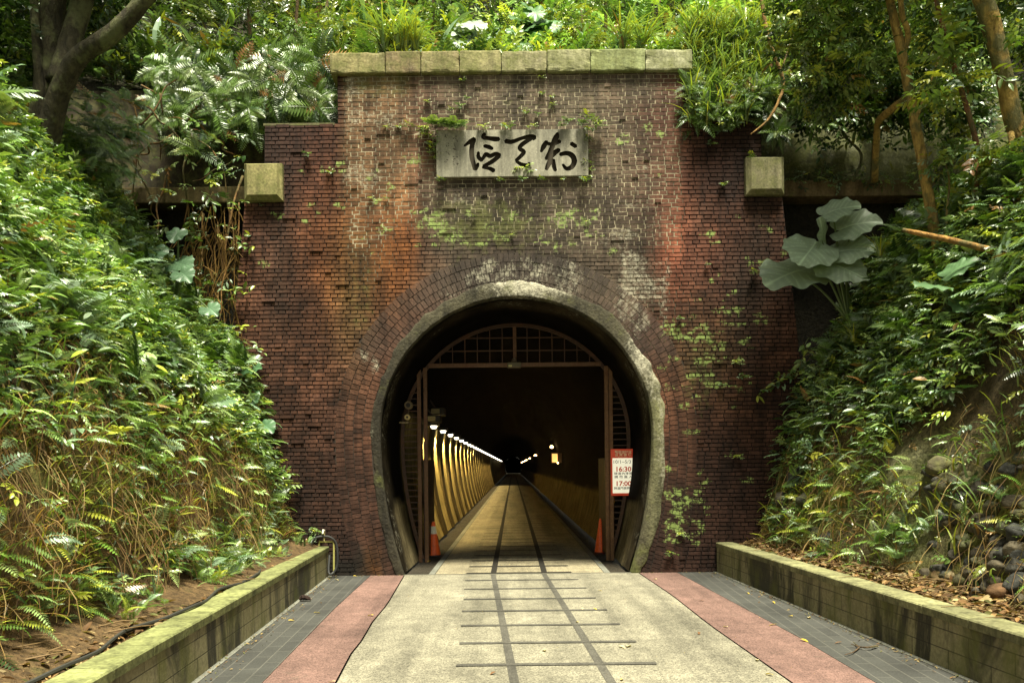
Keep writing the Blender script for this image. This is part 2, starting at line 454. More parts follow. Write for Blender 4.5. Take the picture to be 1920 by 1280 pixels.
def g2(px, py, cx, cy, sx, sy): return np.exp(-((px - cx) / sx) ** 2 - ((py - cy) / sy) ** 2)
def sm(a, b, x):
    t = np.clip((x - a) / (b - a), 0, 1); return t * t * (3 - 2 * t)
LICH = [(640, 313, 14, 12), (637, 384, 12, 10), (810, 412, 22, 9), (830, 428, 26, 12), (845, 445, 22, 9), (792, 420, 14, 9), (860, 436, 14, 9), (1075, 400, 20, 9), (1055, 412, 24, 12), (1110, 408, 10, 7), (1100, 420, 18, 7),
        (1260, 620, 22, 16), (1275, 632, 16, 8), (1325, 632, 20, 14), (1348, 650, 20, 10), (1300, 640, 10, 8), (1330, 668, 14, 8), (1345, 722, 26, 6), (1395, 640, 12, 8), (1320, 712, 12, 6), (1250, 725, 9, 9), (1285, 728, 9, 7), (1325, 700, 16, 6),
        (1270, 920, 26, 7), (1290, 938, 22, 9), (1270, 960, 24, 6), (1262, 985, 20, 9), (1250, 1010, 12, 8), (1400, 900, 14, 5), (1420, 590, 12, 6), (1440, 490, 16, 6), (1330, 440, 16, 8), (1215, 240, 16, 8), (1165, 262, 20, 9),
        (520, 405, 14, 8), (495, 495, 12, 9), (860, 236, 20, 8), (775, 300, 20, 10), (720, 430, 18, 8), (1020, 452, 12, 6), (1150, 470, 14, 6), (1440, 600, 10, 6), (1365, 850, 14, 5), (1300, 810, 22, 5), (1310, 560, 10, 6)]
_lr = random.Random(77)
for _n, (_a, _b, _c, _d) in ((46, (775, 1130, 392, 462)), (40, (1235, 1410, 575, 770)), (26, (1238, 1330, 880, 1020)), (16, (490, 760, 300, 520)), (14, (860, 1250, 200, 330)), (14, (1330, 1480, 380, 620))):
    for _ in range(_n): LICH.append((_lr.uniform(_a, _b), _lr.uniform(_c, _d), _lr.uniform(4, 12), _lr.uniform(3, 8)))
def wall_colour(x, z, bright):
    """colours and patches of the old brickwork: soot, rust, lime, algae; bright: per-brick random"""
    px, py = np.vectorize(lambda a, b: PX(a, YW, b))(x, z)
    p3 = np.stack([x, np.zeros_like(x), z], -1)
    n1 = fbm(p3, .9, 3); n2 = fbm(p3, 2.2, 5); n3 = fbm(p3 * np.array([1, 1, .22]), 1.6, 8); n4 = fbm(p3, 5, 9)
    red = np.array([.126, .050, .031]); plum = np.array([.088, .040, .033]); dark = np.array([.052, .040, .034])
    orange = np.array([.27, .088, .018]); bred = np.array([.22, .058, .032]); grey = np.array([.135, .118, .092])
    c = np.repeat(red[None], len(x), 0) * (.75 + .5 * bright)[:, None]
    def mx(c, t, w): w = np.clip(w, 0, 1)[:, None]; return c * (1 - w) + t * w
    wr = sm(.35, .75, n1 + .25 * (bright - .5))
    c = mx(c, plum, .75 * wr)
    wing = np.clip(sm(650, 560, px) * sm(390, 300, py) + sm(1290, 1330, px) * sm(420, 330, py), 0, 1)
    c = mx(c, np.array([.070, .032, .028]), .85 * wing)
    cen = sm(690, 900, px + (n2 - .5) * 260) * sm(1320, 1130, px + (n2 - .5) * 260) * sm(640, 520, py + (n1 - .5) * 160)
    c = mx(c, grey * np.array([1, 1, 1]), cen * (.62 + .7 * (n3 - .3)))
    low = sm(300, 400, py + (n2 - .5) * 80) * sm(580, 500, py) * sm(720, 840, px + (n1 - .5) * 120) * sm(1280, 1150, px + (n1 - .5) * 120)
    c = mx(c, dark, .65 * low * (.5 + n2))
    leftup = sm(635, 645, px) * sm(790, 740, px + (n2 - .5) * 60) * sm(395, 330, py + (n1 - .5) * 80 - (px - 640) * .35)
    c = mx(c, np.array([.20, .125, .058]), .55 * leftup)
    c = mx(c, np.array([.17, .12, .04]), .6 * leftup * sm(200, 150, py))
    c = mx(c, orange * 1.1, 1.2 * g2(px + (n2 - .5) * 60, py, 740, 490, 44, 100) * (.55 + .8 * n3))
    c = mx(c, orange * .9, 1.2 * g2(px, py, 640, 480, 70, 120) * (.3 + n3))
    c = mx(c, np.array([.13, .105, .03]), .75 * g2(px, py, 665, 540, 40, 130) * (.3 + n3))
    c = mx(c, bred, .9 * g2(px + (n2 - .5) * 50, py, 1262, 470, 28, 150) * (.5 + n3))
    c = mx(c, bred * .7, .5 * g2(px + (n2 - .5) * 120, py, 1330, 520, 80, 200) * (.2 + 1.0 * n3))
    c = mx(c, bred * .8, .6 * g2(px, py, 600, 330, 30, 200) * n3)
    c = mx(c, bred * .55, .55 * g2(px, py, 1230, 330, 60, 120) * n3)
    c = mx(c, dark * .75, .95 * g2(px, py, 1392, 560, 38, 120) * (.5 + .7 * n2))
    c = mx(c, dark * .7, .7 * g2(px, py, 1425, 440, 22, 110) * (.4 + n3))
    c = mx(c, dark * .8, .6 * g2(px, py, 520, 480, 26, 170) * n3 * 1.4)
    c = mx(c, np.array([.10, .10, .035]), .7 * g2(px, py, 1315, 660, 60, 90) * n2 * 1.2)
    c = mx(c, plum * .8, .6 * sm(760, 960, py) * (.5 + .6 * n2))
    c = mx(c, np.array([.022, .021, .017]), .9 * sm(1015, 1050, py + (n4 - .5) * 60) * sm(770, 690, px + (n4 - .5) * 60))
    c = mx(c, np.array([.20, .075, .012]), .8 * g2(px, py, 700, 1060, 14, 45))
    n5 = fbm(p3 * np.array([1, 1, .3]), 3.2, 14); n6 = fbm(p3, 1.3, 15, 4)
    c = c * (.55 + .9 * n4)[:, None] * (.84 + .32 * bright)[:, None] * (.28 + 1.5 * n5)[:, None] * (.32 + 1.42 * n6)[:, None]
    c = c * (1.15 - .55 * sm(480, 980, py))[:, None] * (1 - .45 * wing[:, None])  # wall tone lower towards the foot and on the wings
    lum = (c @ np.array([.3, .55, .15]))[:, None]
    c = (c * .80 + .20 * lum * np.array([1.2, 1.0, .62])) * np.array([.62, .57, .53])
    li = np.zeros_like(x)
    for a, b, sx, sy in LICH: li = np.maximum(li, .50 * g2(px, py, a, b, sx * 1.5 + 3, sy * 1.8 + 3))
    ef = .40 * leftup * sm(.38, .62, n2) + .42 * g2(px, py, 1215, 330, 70, 120) * sm(.35, .6, n2) + .38 * g2(px, py, 1170, 430, 90, 70) * sm(.4, .62, n4)
    ef = ef + .40 * g2(px, py, 850, 370, 120, 40) * n4 * 1.4 + .36 * g2(px, py, 1000, 190, 260, 60) * sm(.5, .7, n4)
    for a, b, sx, sy in ((1250, 510, 7, 30), (1246, 575, 10, 40), (1175, 545, 16, 26), (1215, 545, 18, 22), (1190, 500, 22, 18)): ef = ef + .62 * g2(px, py, a, b, sx, sy)
    ef = ef + .55 * g2(px, py, 985, 515, 130, 45) * sm(.35, .6, fbm(p3 * np.array([1, 1, .4]), 5, 17)) + .22 * g2(px, py, 1200, 560, 60, 90) * sm(.4, .6, fbm(p3, 4, 18))
    mo = .18 * sm(740, 820, px) * sm(1270, 1200, px) * sm(560, 500, py) + .32 * leftup * sm(240, 160, py) + .28 * g2(px, py, 680, 560, 50, 150) + .3 * g2(px, py, 1320, 700, 80, 120) + .25 * g2(px, py, 1270, 950, 60, 120) + .22 * g2(px, py, 900, 420, 150, 50)
    fx = np.stack([li, np.clip(ef * .8, 0, .36), np.clip(mo, 0, .6)], 1)
    return np.clip(c, .004, .6), fx, px, py

# solid core with the arch opening
core = Geo()
ctr = np.array([XC, 1.2])
pp, _ = prof_poly(.03, 480)
def hit(poly, ang, closed):
    d = np.array([math.cos(ang), math.sin(ang)]); best = None
    n = len(poly)
    for i in range(n if closed else n - 1):
        a, b = poly[i] - ctr, poly[(i + 1) % n] - ctr
        e = b - a; den = d[0] * e[1] - d[1] * e[0]
        if abs(den) < 1e-12: continue
        t = (a[0] * e[1] - a[1] * e[0]) / den; u = (a[0] * d[1] - a[1] * d[0]) / den
        if t > 0 and -1e-9 <= u <= 1 + 1e-9: best = t if best is None else max(best, t)
    return ctr + d * best if best else None
outp = np.array(OUT)
a0 = math.atan2(pp[-1][1] - 1.2, pp[-1][0] - XC) + .01; a1 = math.pi - a0
angs = sorted(list(np.linspace(a0, a1, 110)) + [math.atan2(b - 1.2, a - XC) + e for a, b in OUT for e in (-1e-4, 1e-4) if a0 < (math.atan2(b - 1.2, a - XC)) % (2 * math.pi) < a1 or math.atan2(b - 1.2, a - XC) > a0])
angs = [a for a in angs if a0 <= a <= a1] + [a - 0 for a in []]
extra = [math.atan2(b - 1.2, a - XC) for a, b in OUT]
A = [hit(pp, a, False) for a in angs]; B = [hit(outp, a, True) for a in angs]
idx = [i for i in range(len(angs)) if A[i] is not None and B[i] is not None]
A = np.array([A[i] for i in idx]); B = np.array([B[i] for i in idx]); n = len(A)
YF, YB = YW + .012, YW + .95
vv = np.concatenate([np.insert(A, 1, YF, 1), np.insert(B, 1, YF, 1), np.insert(A, 1, YB, 1), np.insert(B, 1, YB, 1)])
ff = []
for i in range(n - 1):
    ff += [(i, n + i, n + i + 1, i + 1), (2 * n + i, 2 * n + i + 1, 3 * n + i + 1, 3 * n + i), (i, i + 1, 2 * n + i + 1, 2 * n + i), (n + i, 3 * n + i, 3 * n + i + 1, n + i + 1)]
core.add(vv, ff, (.07, .045, .035)); core.build('core_wall', M['brick'], portal)

# mortar sheet
gx = np.arange(-4.9, 5.0, .07); gz = np.arange(-.1, 7.75, .07)
X, Z = np.meshgrid(gx + XC, gz, indexing='ij')
hw = halfw(Z)
Xc = np.clip(X, XC - hw, XC + hw)
c, fx, px, py = wall_colour(Xc.ravel(), Z.ravel(), np.full(X.size, .5))
p3 = np.stack([Xc.ravel(), np.zeros(X.size), Z.ravel()], 1)
pale = (sm(640, 660, px) * sm(1285, 1265, px) * sm(500, 380, py + (fbm(p3, 1.5, 4) - .5) * 260)) * sm(.25, .6, fbm(p3, 2.6, 12) + .18)
pale = np.clip(pale * 1.25, 0, 1); pale = np.maximum(pale, .45 * g2(px, py, 1200, 560, 70, 70))
mc = c * .22
mc = mc * (1 - pale[:, None]) + np.array([.29, .25, .17]) * (.5 + 1.0 * fbm(p3, 6, 2))[:, None] * pale[:, None]
cell = (inside_r((Xc[:-1, :-1] + Xc[1:, 1:]) / 2, (Z[:-1, :-1] + Z[1:, 1:]) / 2) > .2) & (np.abs(Xc[1:, 1:] - Xc[:-1, :-1]) > 1e-4)
mg = Geo()
mg.grid(np.stack([Xc, np.full_like(Xc, YW) + (-.0085 * pale).reshape(Xc.shape) + .002, Z], -1), mc.reshape(*X.shape, 3), (fx * np.array([.6, .7, 1])).reshape(*X.shape, 3), cell, flip=True)
mg.build('mortar', M['brick'], portal)

# individual bricks in English bond, courses slightly uneven
RV = .66
bl, bc, bx = [], [], []
row, zc = 0, 0.0
CH, BW, J = .0640, .222, .0075
bricks = []
while zc < 7.70:
    h = CH
    hw_ = float(halfw(zc + h / 2))
    head = row % 2
    w = BW / 2 if head else BW
    x = XC - hw_ + random.uniform(-.003, .003)
    first = True
    while x < XC + hw_ - .01:
        ww = w * random.uniform(.965, 1.035)
        if first and not head: ww = w * .75
        x1 = min(x + ww, XC + hw_)
        if x1 - x > .03: bricks.append((x, x1, zc, zc + h, head))
        x = x1; first = False
    zc += h; row += 1
bricks = np.array(bricks)
mxx, mzz = (bricks[:, 0] + bricks[:, 1]) / 2, (bricks[:, 2] + bricks[:, 3]) / 2
bricks = bricks[inside_r(mxx, mzz) > RV - .06]
mxx, mzz = (bricks[:, 0] + bricks[:, 1]) / 2, (bricks[:, 2] + bricks[:, 3]) / 2
nb = len(bricks)
rb = rng.random(nb) ** 1.2
p3 = np.stack([mxx, 0 * mxx, mzz], 1)
pxb, pyb = np.vectorize(lambda a, b: PX(a, YW, b))(mxx, mzz)
relief = .008 + .007 * rng.random(nb) + .018 * (rng.random(nb) > .985) - .012 * (rng.random(nb) > .985)
relief = np.maximum(relief, .0085)
jj = J * (.85 + .5 * rng.random(nb)) * (1.0 + .45 * (1 - sm(640, 700, pxb) * sm(1285, 1230, pxb) * sm(600, 450, pyb)))
wob = (fbm(p3, .7, 21) - .5) * .03 + (fbm(p3, 3, 22) - .5) * .006
sag = sm(.9, 0, mzz) * sm(2.6, 1.9, np.abs(mxx - XC - 0)) * .0
def brick_quads(u0, u1, w0, w1, rel, jt, ch, tov):
    """front-chamfered bricks; tov maps (u, w) -> x, z"""
    out = []
    k = len(u0)
    a, b, c_, d = u0 + jt / 2, u1 - jt / 2, w0 + jt / 2, w1 - jt / 2
    V = np.zeros((k, 8, 3))
    jit = rng.normal(0, .0016, (k, 8, 2))
    for i, (uu, wz) in enumerate(((a, c_), (b, c_), (b, d), (a, d))):
        x_, z_ = tov(uu, wz); V[:, i, 0] = x_ + jit[:, i, 0]; V[:, i, 2] = z_ + jit[:, i, 1]; V[:, i, 1] = YW + .006
    for i, (uu, wz) in enumerate(((a + ch, c_ + ch), (b - ch, c_ + ch), (b - ch, d - ch), (a + ch, d - ch))):
        x_, z_ = tov(uu, wz); V[:, 4 + i, 0] = x_ + jit[:, 4 + i, 0]; V[:, 4 + i, 2] = z_ + jit[:, 4 + i, 1]; V[:, 4 + i, 1] = YW - rel + rng.normal(0, .0012, k)
    fq = np.array([(4, 5, 6, 7), (0, 1, 5, 4), (1, 2, 6, 5), (2, 3, 7, 6), (3, 0, 4, 7)])
    fl = (fq.ravel()[None] + (np.arange(k) * 8)[:, None]).ravel()
    return V, fl, np.full(k * 5, 4)
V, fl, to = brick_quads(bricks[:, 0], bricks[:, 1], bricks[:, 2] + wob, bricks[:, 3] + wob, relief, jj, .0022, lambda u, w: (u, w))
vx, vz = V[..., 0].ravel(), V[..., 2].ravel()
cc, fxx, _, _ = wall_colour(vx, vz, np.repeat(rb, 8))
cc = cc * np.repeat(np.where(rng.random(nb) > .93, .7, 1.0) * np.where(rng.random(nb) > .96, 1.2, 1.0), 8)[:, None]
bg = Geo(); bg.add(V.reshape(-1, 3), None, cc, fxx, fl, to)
bg.build('brick_facing', M['brick'], portal)

# radial brick ring
pr, nr = prof_poly(0, 600)
seg = np.linalg.norm(np.diff(pr, axis=0), axis=1); cum = np.concatenate([[0], np.cumsum(seg)]); LEN = cum[-1]
def arc(u, r):
    x = np.interp(u, cum, pr[:, 0]); z = np.interp(u, cum, pr[:, 1])
    nx = np.interp(u, cum, nr[:, 0]); nz = np.interp(u, cum, nr[:, 1])
    return x + nx * r, z + nz * r
ringb = []
r_in = [.10, .24, .38, .52]
for k, r0 in enumerate(r_in):
    step = .066
    n_ = int(LEN * (1 + .0) / step)
    us = (np.arange(n_) + .5 * (k % 2)) * (LEN / n_)
    for u in us:
        if u + LEN / n_ <= LEN: ringb.append((u, u + LEN / n_, r0, r0 + .14))
ringb = np.array(ringb); nk = len(ringb)
RVV, fl, to = brick_quads(ringb[:, 0], ringb[:, 1], ringb[:, 2], ringb[:, 3], 0.013 + .007 * rng.random(nk), J * np.ones(nk) * .75, .002, lambda u, w: arc(u, w))
vx, vz = RVV[..., 0].ravel(), RVV[..., 2].ravel()
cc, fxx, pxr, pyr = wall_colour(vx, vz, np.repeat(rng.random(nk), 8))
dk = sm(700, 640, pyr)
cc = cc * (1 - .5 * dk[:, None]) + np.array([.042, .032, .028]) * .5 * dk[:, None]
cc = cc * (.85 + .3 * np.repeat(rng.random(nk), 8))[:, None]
fxx = fxx.copy()
fxx[:, 1] += .72 * g2(pxr, pyr, 930, 525, 40, 34) + .78 * g2(pxr, pyr, 1030, 525, 60, 36) + .5 * g2(pxr, pyr, 860, 555, 50, 24) + .55 * g2(pxr, pyr, 1180, 600, 40, 60) + .45 * g2(pxr, pyr, 680, 670, 26, 30) + .5 * g2(pxr, pyr, 706, 690, 8, 24)
fxx[:, 1] = np.clip(fxx[:, 1] * .75, 0, .31) * (.5 + fbm(np.stack([vx, 0 * vx, vz], 1), 6, 37))
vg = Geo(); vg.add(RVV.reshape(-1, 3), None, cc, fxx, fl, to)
# mortar bed behind the ring
uu = np.linspace(0, LEN, 260); rr_ = np.linspace(.05, .67, 7)
Ug, Rg = np.meshgrid(uu, rr_, indexing='ij'); xg, zg = arc(Ug, Rg)
pxm, pym = np.vectorize(lambda a, b: PX(a, YW, b))(xg, zg)
pl = np.clip(g2(pxm, pym, 1190, 590, 70, 80) + .5 * g2(pxm, pym, 1100, 520, 60, 40), 0, 1)[..., None]
mcol = np.array([.035, .028, .022]) * (1 - pl) + np.array([.45, .38, .27]) * pl
vg.grid(np.stack([xg, np.full_like(xg, YW - .006), zg], -1), mcol, flip=False)
vg.build('arch_ring', M['brick'], portal)

# cement render band around the opening, thick on the right and at the crown
u = np.linspace(0, LEN, 420); k = np.linspace(0, 1, 14)
U, K = np.meshgrid(u, k, indexing='ij')
s = u / LEN
wid = .11 + .10 * np.exp(-((s - .50) / .10) ** 2) + .06 * np.exp(-((s - .35) / .06) ** 2) + .10 * sm(.55, .62, s) * sm(.80, .70, s) + .08 * sm(.68, .78, s) * sm(1.01, .93, s)
wid += (fbm(np.stack([u, 0 * u, 0 * u], 1), 1.3, 31) - .5) * .12 + (fbm(np.stack([u, 0 * u, 0 * u], 1), 6, 32) - .5) * .09
wid = np.clip(wid, .07, .42)
Rr = -.035 + K * (wid[:, None] + .035)
xg, zg = arc(U, Rr)
p3 = np.stack([xg, 0 * xg, zg], -1)
th = (.026 + .030 * sm(.62, .75, s))[:, None] * np.sqrt(np.clip(1 - K ** 3, 0, 1)) + (fbm(p3, 7, 33) - .5) * .03 * (1 - K) + (fbm(p3, 22, 34) - .5) * .012
yy = YW - .012 - th * .8
yy[:, 0] = YW + .10
yy[:, -1] = YW - .004
pxm, pym = np.vectorize(lambda a, b: PX(a, YW, b))(xg, zg)
n4 = fbm(p3, 4, 35)
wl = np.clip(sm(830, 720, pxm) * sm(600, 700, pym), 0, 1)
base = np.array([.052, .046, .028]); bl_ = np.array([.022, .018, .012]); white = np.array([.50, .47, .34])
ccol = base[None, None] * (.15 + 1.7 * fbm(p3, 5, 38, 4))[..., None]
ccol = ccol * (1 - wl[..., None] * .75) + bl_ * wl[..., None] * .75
wr_ = (sm(1200, 1235, pxm) * sm(620, 740, pym))[..., None]
ccol = ccol * (1 - .75 * wr_) + np.array([.15, .145, .075]) * .75 * wr_ * (.6 + .8 * n4)[..., None]
fxc = np.zeros((*U.shape, 3))
fxc[..., 1] = .5 * g2(pxm, pym, 1000, 530, 130, 45) + .42 * g2(pxm, pym, 1200, 660, 45, 110) + .34 * g2(pxm, pym, 1245, 850, 25, 190) + .3 * g2(pxm, pym, 690, 820, 22, 120)
fxc[..., 2] = .2 + .25 * (vnoise(p3, 2, 36) - .5) + .25 * sm(980, 1060, pym) * sm(1100, 1200, pxm)
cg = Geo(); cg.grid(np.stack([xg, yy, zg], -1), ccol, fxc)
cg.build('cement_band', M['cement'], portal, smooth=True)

def rough_box(g, lo, hi, col, bev, fx, seed, amp=.006):
    import bmesh
    bm = bmesh.new(); bmesh.ops.create_cube(bm, size=1.0); lo, hi = np.array(lo), np.array(hi)
    for q_ in bm.verts: q_.co = Vector([(lo[k] + hi[k]) / 2 + q_.co[k] * (hi[k] - lo[k]) for k in range(3)])
    bmesh.ops.bevel(bm, geom=bm.edges[:], offset=bev, segments=2, affect='EDGES', profile=.6)
    bmesh.ops.subdivide_edges(bm, edges=[e for e in bm.edges if e.calc_length() > .12], cuts=9, use_grid_fill=True)
    bm.verts.index_update(); v = np.array([q_.co[:] for q_ in bm.verts])
    dsp = np.stack([vnoise(v, 7, seed + k) - .5 for k in (1, 2, 3)], -1) * amp * 1.3 + np.stack([vnoise(v, 24, seed + k) - .5 for k in (4, 5, 6)], -1) * amp
    e_ = np.sort(np.minimum(v - lo, hi - v), axis=1)[:, 1]; chip = sm(.05, .0, e_) * sm(.60, .78, vnoise(v, 9, seed + 9))
    dsp += ((lo + hi) / 2 - v) / np.linalg.norm((lo + hi) / 2 - v, axis=1)[:, None] * (chip * .016)[:, None]
    run = fbm(v * np.array([1, 1, .12]), 7, seed + 20); tone = np.where(run < .45, .35 + (run / .45) * .6, 1.0) * (.65 + .7 * fbm(v, 4, seed + 30))
    g.add(v + dsp, [[q_.index for q_ in f.verts] for f in bm.faces], np.array(col) * tone[:, None], fx); bm.free()
# coping stones over the parapet
cuts = [620, 724, 790, 862, 940, 1025, 1106, 1208, 1296]
tint = [(.25, .21, .10), (.20, .145, .08), (.23, .185, .10), (.26, .23, .115), (.28, .25, .15), (.27, .26, .15), (.26, .29, .135), (.29, .285, .18)]
for i in range(len(cuts) - 1):
    x0 = P(cuts[i], 120, YW)[0]; x1 = P(cuts[i + 1], 120, YW)[0]
    g = Geo(); j = random.uniform(-.004, .004)
    # subdivided front so that it can carry uneven stains
    rough_box(g, (x0 + .003, YW - .10 + j, 7.70), (x1 - .003, YW + .97, 8.03 + random.uniform(-.01, .01)), tint[i], .022, (0, .24, .40), i)
    g.build('coping_stone', M['stone'], portal)
# wing tops
for s_, l in ((-1, 0), (1, 0)):
    g = Geo(); xa, xb = XC + s_ * 3.90, XC + s_ * 2.73
    g.box((min(xa, xb) + .05, YW - .012, 6.945), (max(xa, xb) - .02, YW + .9, 6.985), (.10, .085, .05), .006, (0, .2, .4)); g.build('wing_coping', M['stone'], portal)
# chamfered corner stones
for (a, b, c_, d), f_ in (((458, 306, 529, 376), 0), ((1399, 294, 1470, 365), 1)):
    p0, p1 = P(a, d, YW - .1), P(c_, b, YW - .1)
    g = Geo(); x0, x1, z0, z1 = p0[0], p1[0], p0[2], p1[2]
    tc = ((.25, .215, .095), (.19, .17, .10))[f_]
    ch, y1, y0 = .065, YW - .17, YW - .09
    v = [(x0, y0, z0), (x1, y0, z0), (x1, y0, z1), (x0, y0, z1), (x0 + ch, y1, z0 + ch), (x1 - ch, y1, z0 + ch), (x1 - ch, y1, z1 - ch * .6), (x0 + ch, y1, z1 - ch * .6),
         (x0, YW + .5, z0), (x1, YW + .5, z0), (x1, YW + .5, z1), (x0, YW + .5, z1)]
    g.add(v, [(4, 5, 6, 7), (0, 1, 5, 4), (1, 2, 6, 5), (2, 3, 7, 6), (3, 0, 4, 7), (0, 8, 9, 1), (1, 9, 10, 2), (2, 10, 11, 3), (3, 11, 8, 0)], tc, (0, .22, .38))
    g.build('corner_stone', M['stone'], portal)

# ---------------------------------------------------------------- stone tablet with three carved characters
tp0, tp1 = P(819, 333, YW - .06), P(1102, 243, YW - .06)
tx0, tx1, tz0, tz1 = tp0[0], tp1[0], tp0[2], tp1[2]
tab = thing('stone_tablet', 'grey stone name tablet with three large carved characters on the brick wall above the arch', 'tablet', ((tx0 + tx1) / 2, YW - .08, tz0))
g = Geo()
g.box((tx0, YW - .085, tz0), (tx1, YW + .03, tz1), (.235, .22, .17), 0, (0, .27, .12))
slab = g.build('slab', M['tablet'], tab)
q = NT('carved_groove'); M['groove'] = q.out(q.mix(q.noise(7, 4, .6), (.030, .026, .021), (.06, .047, .028)), .9, .2)  # dark groove colour stands for shade inside the carved strokes
strokes = [
    [(1308, 250, 44), (1275, 300, 52), (1250, 352, 26)], [(1416, 162, 26), (1404, 200, 58), (1380, 245, 52), (1350, 330, 50), (1300, 425, 36)],
    [(1312, 270, 34), (1370, 275, 40), (1440, 245, 40)], [(1330, 420, 48), (1375, 370, 56), (1430, 330, 44)], [(1350, 430, 60), (1318, 490, 46), (1302, 528, 34)], [(1368, 430, 44), (1380, 500, 44), (1394, 540, 34)],
    [(1440, 378, 40), (1510, 366, 48), (1562, 392, 56), (1582, 445, 56), (1558, 500, 50), (1505, 520, 42), (1466, 478, 26)], [(1550, 268, 44), (1598, 300, 42)],
    [(895, 245, 50), (960, 252, 44), (1060, 216, 36), (1145, 200, 50), (1188, 215, 58)], [(1150, 220, 40), (1065, 275, 46), (1036, 318, 42), (1078, 352, 44), (1048, 395, 40), (1000, 440, 36)],
    [(1002, 446, 30), (1060, 480, 42), (1118, 488, 46), (1134, 460, 22)],
    [(484, 294, 20), (540, 252, 46), (588, 222, 46)], [(582, 225, 46), (560, 300, 48), (560, 400, 50), (592, 528, 44)], [(594, 528, 38), (614, 490, 40), (624, 464, 20)],
    [(690, 168, 34), (672, 205, 44), (725, 216, 42), (790, 225, 52), (830, 225, 46)], [(682, 293, 36), (730, 305, 46), (765, 322, 34)],
    [(624, 355, 30), (626, 405, 42), (662, 438, 42)], [(662, 430, 30), (700, 378, 46), (742, 394, 44), (800, 372, 42), (840, 388, 40)], [(834, 392, 44), (760, 450, 46), (674, 498, 36)], [(666, 506, 28), (740, 520, 40), (780, 542, 46)]]
cut = Geo()
def stroke_prism(g, pts, y0, y1, sc=1 / 5.3333, offx=780, offy=220, wk=1.0):
    w3 = np.array([P(offx + a * sc, offy + b * sc, YW - .06) for a, b, _ in pts]); rad = np.array([w * sc / 2 * (YW - .06) / F * wk for *_, w in pts])
    w3, rad = smooth(w3, rad, 5)
    p = w3[:, [0, 2]]; t = np.gradient(p, axis=0); t /= np.linalg.norm(t, axis=1)[:, None]; n = np.stack([-t[:, 1], t[:, 0]], 1)
    L = p + n * rad[:, None]; Rr = p - n * rad[:, None]
    c0, c1 = p[0] - t[0] * rad[0] * .6, p[-1] + t[-1] * rad[-1] * .6
    poly = np.concatenate([[c0], L, [c1], Rr[::-1]]); m = len(poly)
    v = np.concatenate([np.insert(poly, 1, y0, 1), np.insert(poly, 1, y1, 1)])
    f = [(i, (i + 1) % m, m + (i + 1) % m, m + i) for i in range(m)]
    k = len(L)
    def cap(o, flip):
        fs = [(o, o + 1, o + m - 1)] + [(o + 1 + i, o + 2 + i, o + m - 2 - i, o + m - 1 - i) for i in range(k - 1)] + [(o + k, o + k + 1, o + k + 2)]
        return [tuple(reversed(x)) for x in fs] if flip else fs
    g.add(v, f + cap(0, True) + cap(m, False), (.03, .027, .02))
for i, st in enumerate(strokes): stroke_prism(cut, st, YW - .12 - .0007 * i, YW - .025 + .0004 * i)
# the small column of writing on the left edge of the tablet
rs = random.Random(4)
small = []
for colx, n_ in ((310, 4), (395, 5)):
    for i in range(n_):
        cy0 = (215 if colx > 350 else 200) + i * (62 if colx > 350 else 80)
        for k_ in range(4):
            ax, ay = colx + rs.uniform(-18, 18), cy0 + rs.uniform(-20, 20)
            small.append([(ax, ay, 5), (ax + rs.uniform(-16, 16), ay + rs.uniform(-6, 22), 5)])
co = cut.build('cutter', M['groove'])
bpy.context.view_layer.update()
md = slab.modifiers.new('carve', 'BOOLEAN'); md.operation = 'DIFFERENCE'; md.object = co; md.solver = 'EXACT'; md.use_self = True; md.material_mode = 'TRANSFER'
dg = bpy.context.evaluated_depsgraph_get()
nm = bpy.data.meshes.new_from_object(slab.evaluated_get(dg))
if len(nm.polygons) > 30:
    slab.modifiers.clear(); slab.data = nm; nm.name = 'slab'
    for an, val in (('col', (.235, .22, .17, 1)), ('fx', (0, .27, .12, 1))):
        if an in nm.attributes: nm.attributes.remove(nm.attributes[an])
        at = nm.attributes.new(an, 'FLOAT_COLOR', 'POINT'); at.data.foreach_set('color', np.tile(np.array(val, np.float32), len(nm.vertices)))
bpy.data.objects.remove(co)
for i in range(0, len(small), 4):
    sg = Geo()
    for st in small[i:i + 4]: stroke_prism(sg, st, YW - .088, YW - .08)
    sg.build('small_character', M['groove'], tab)

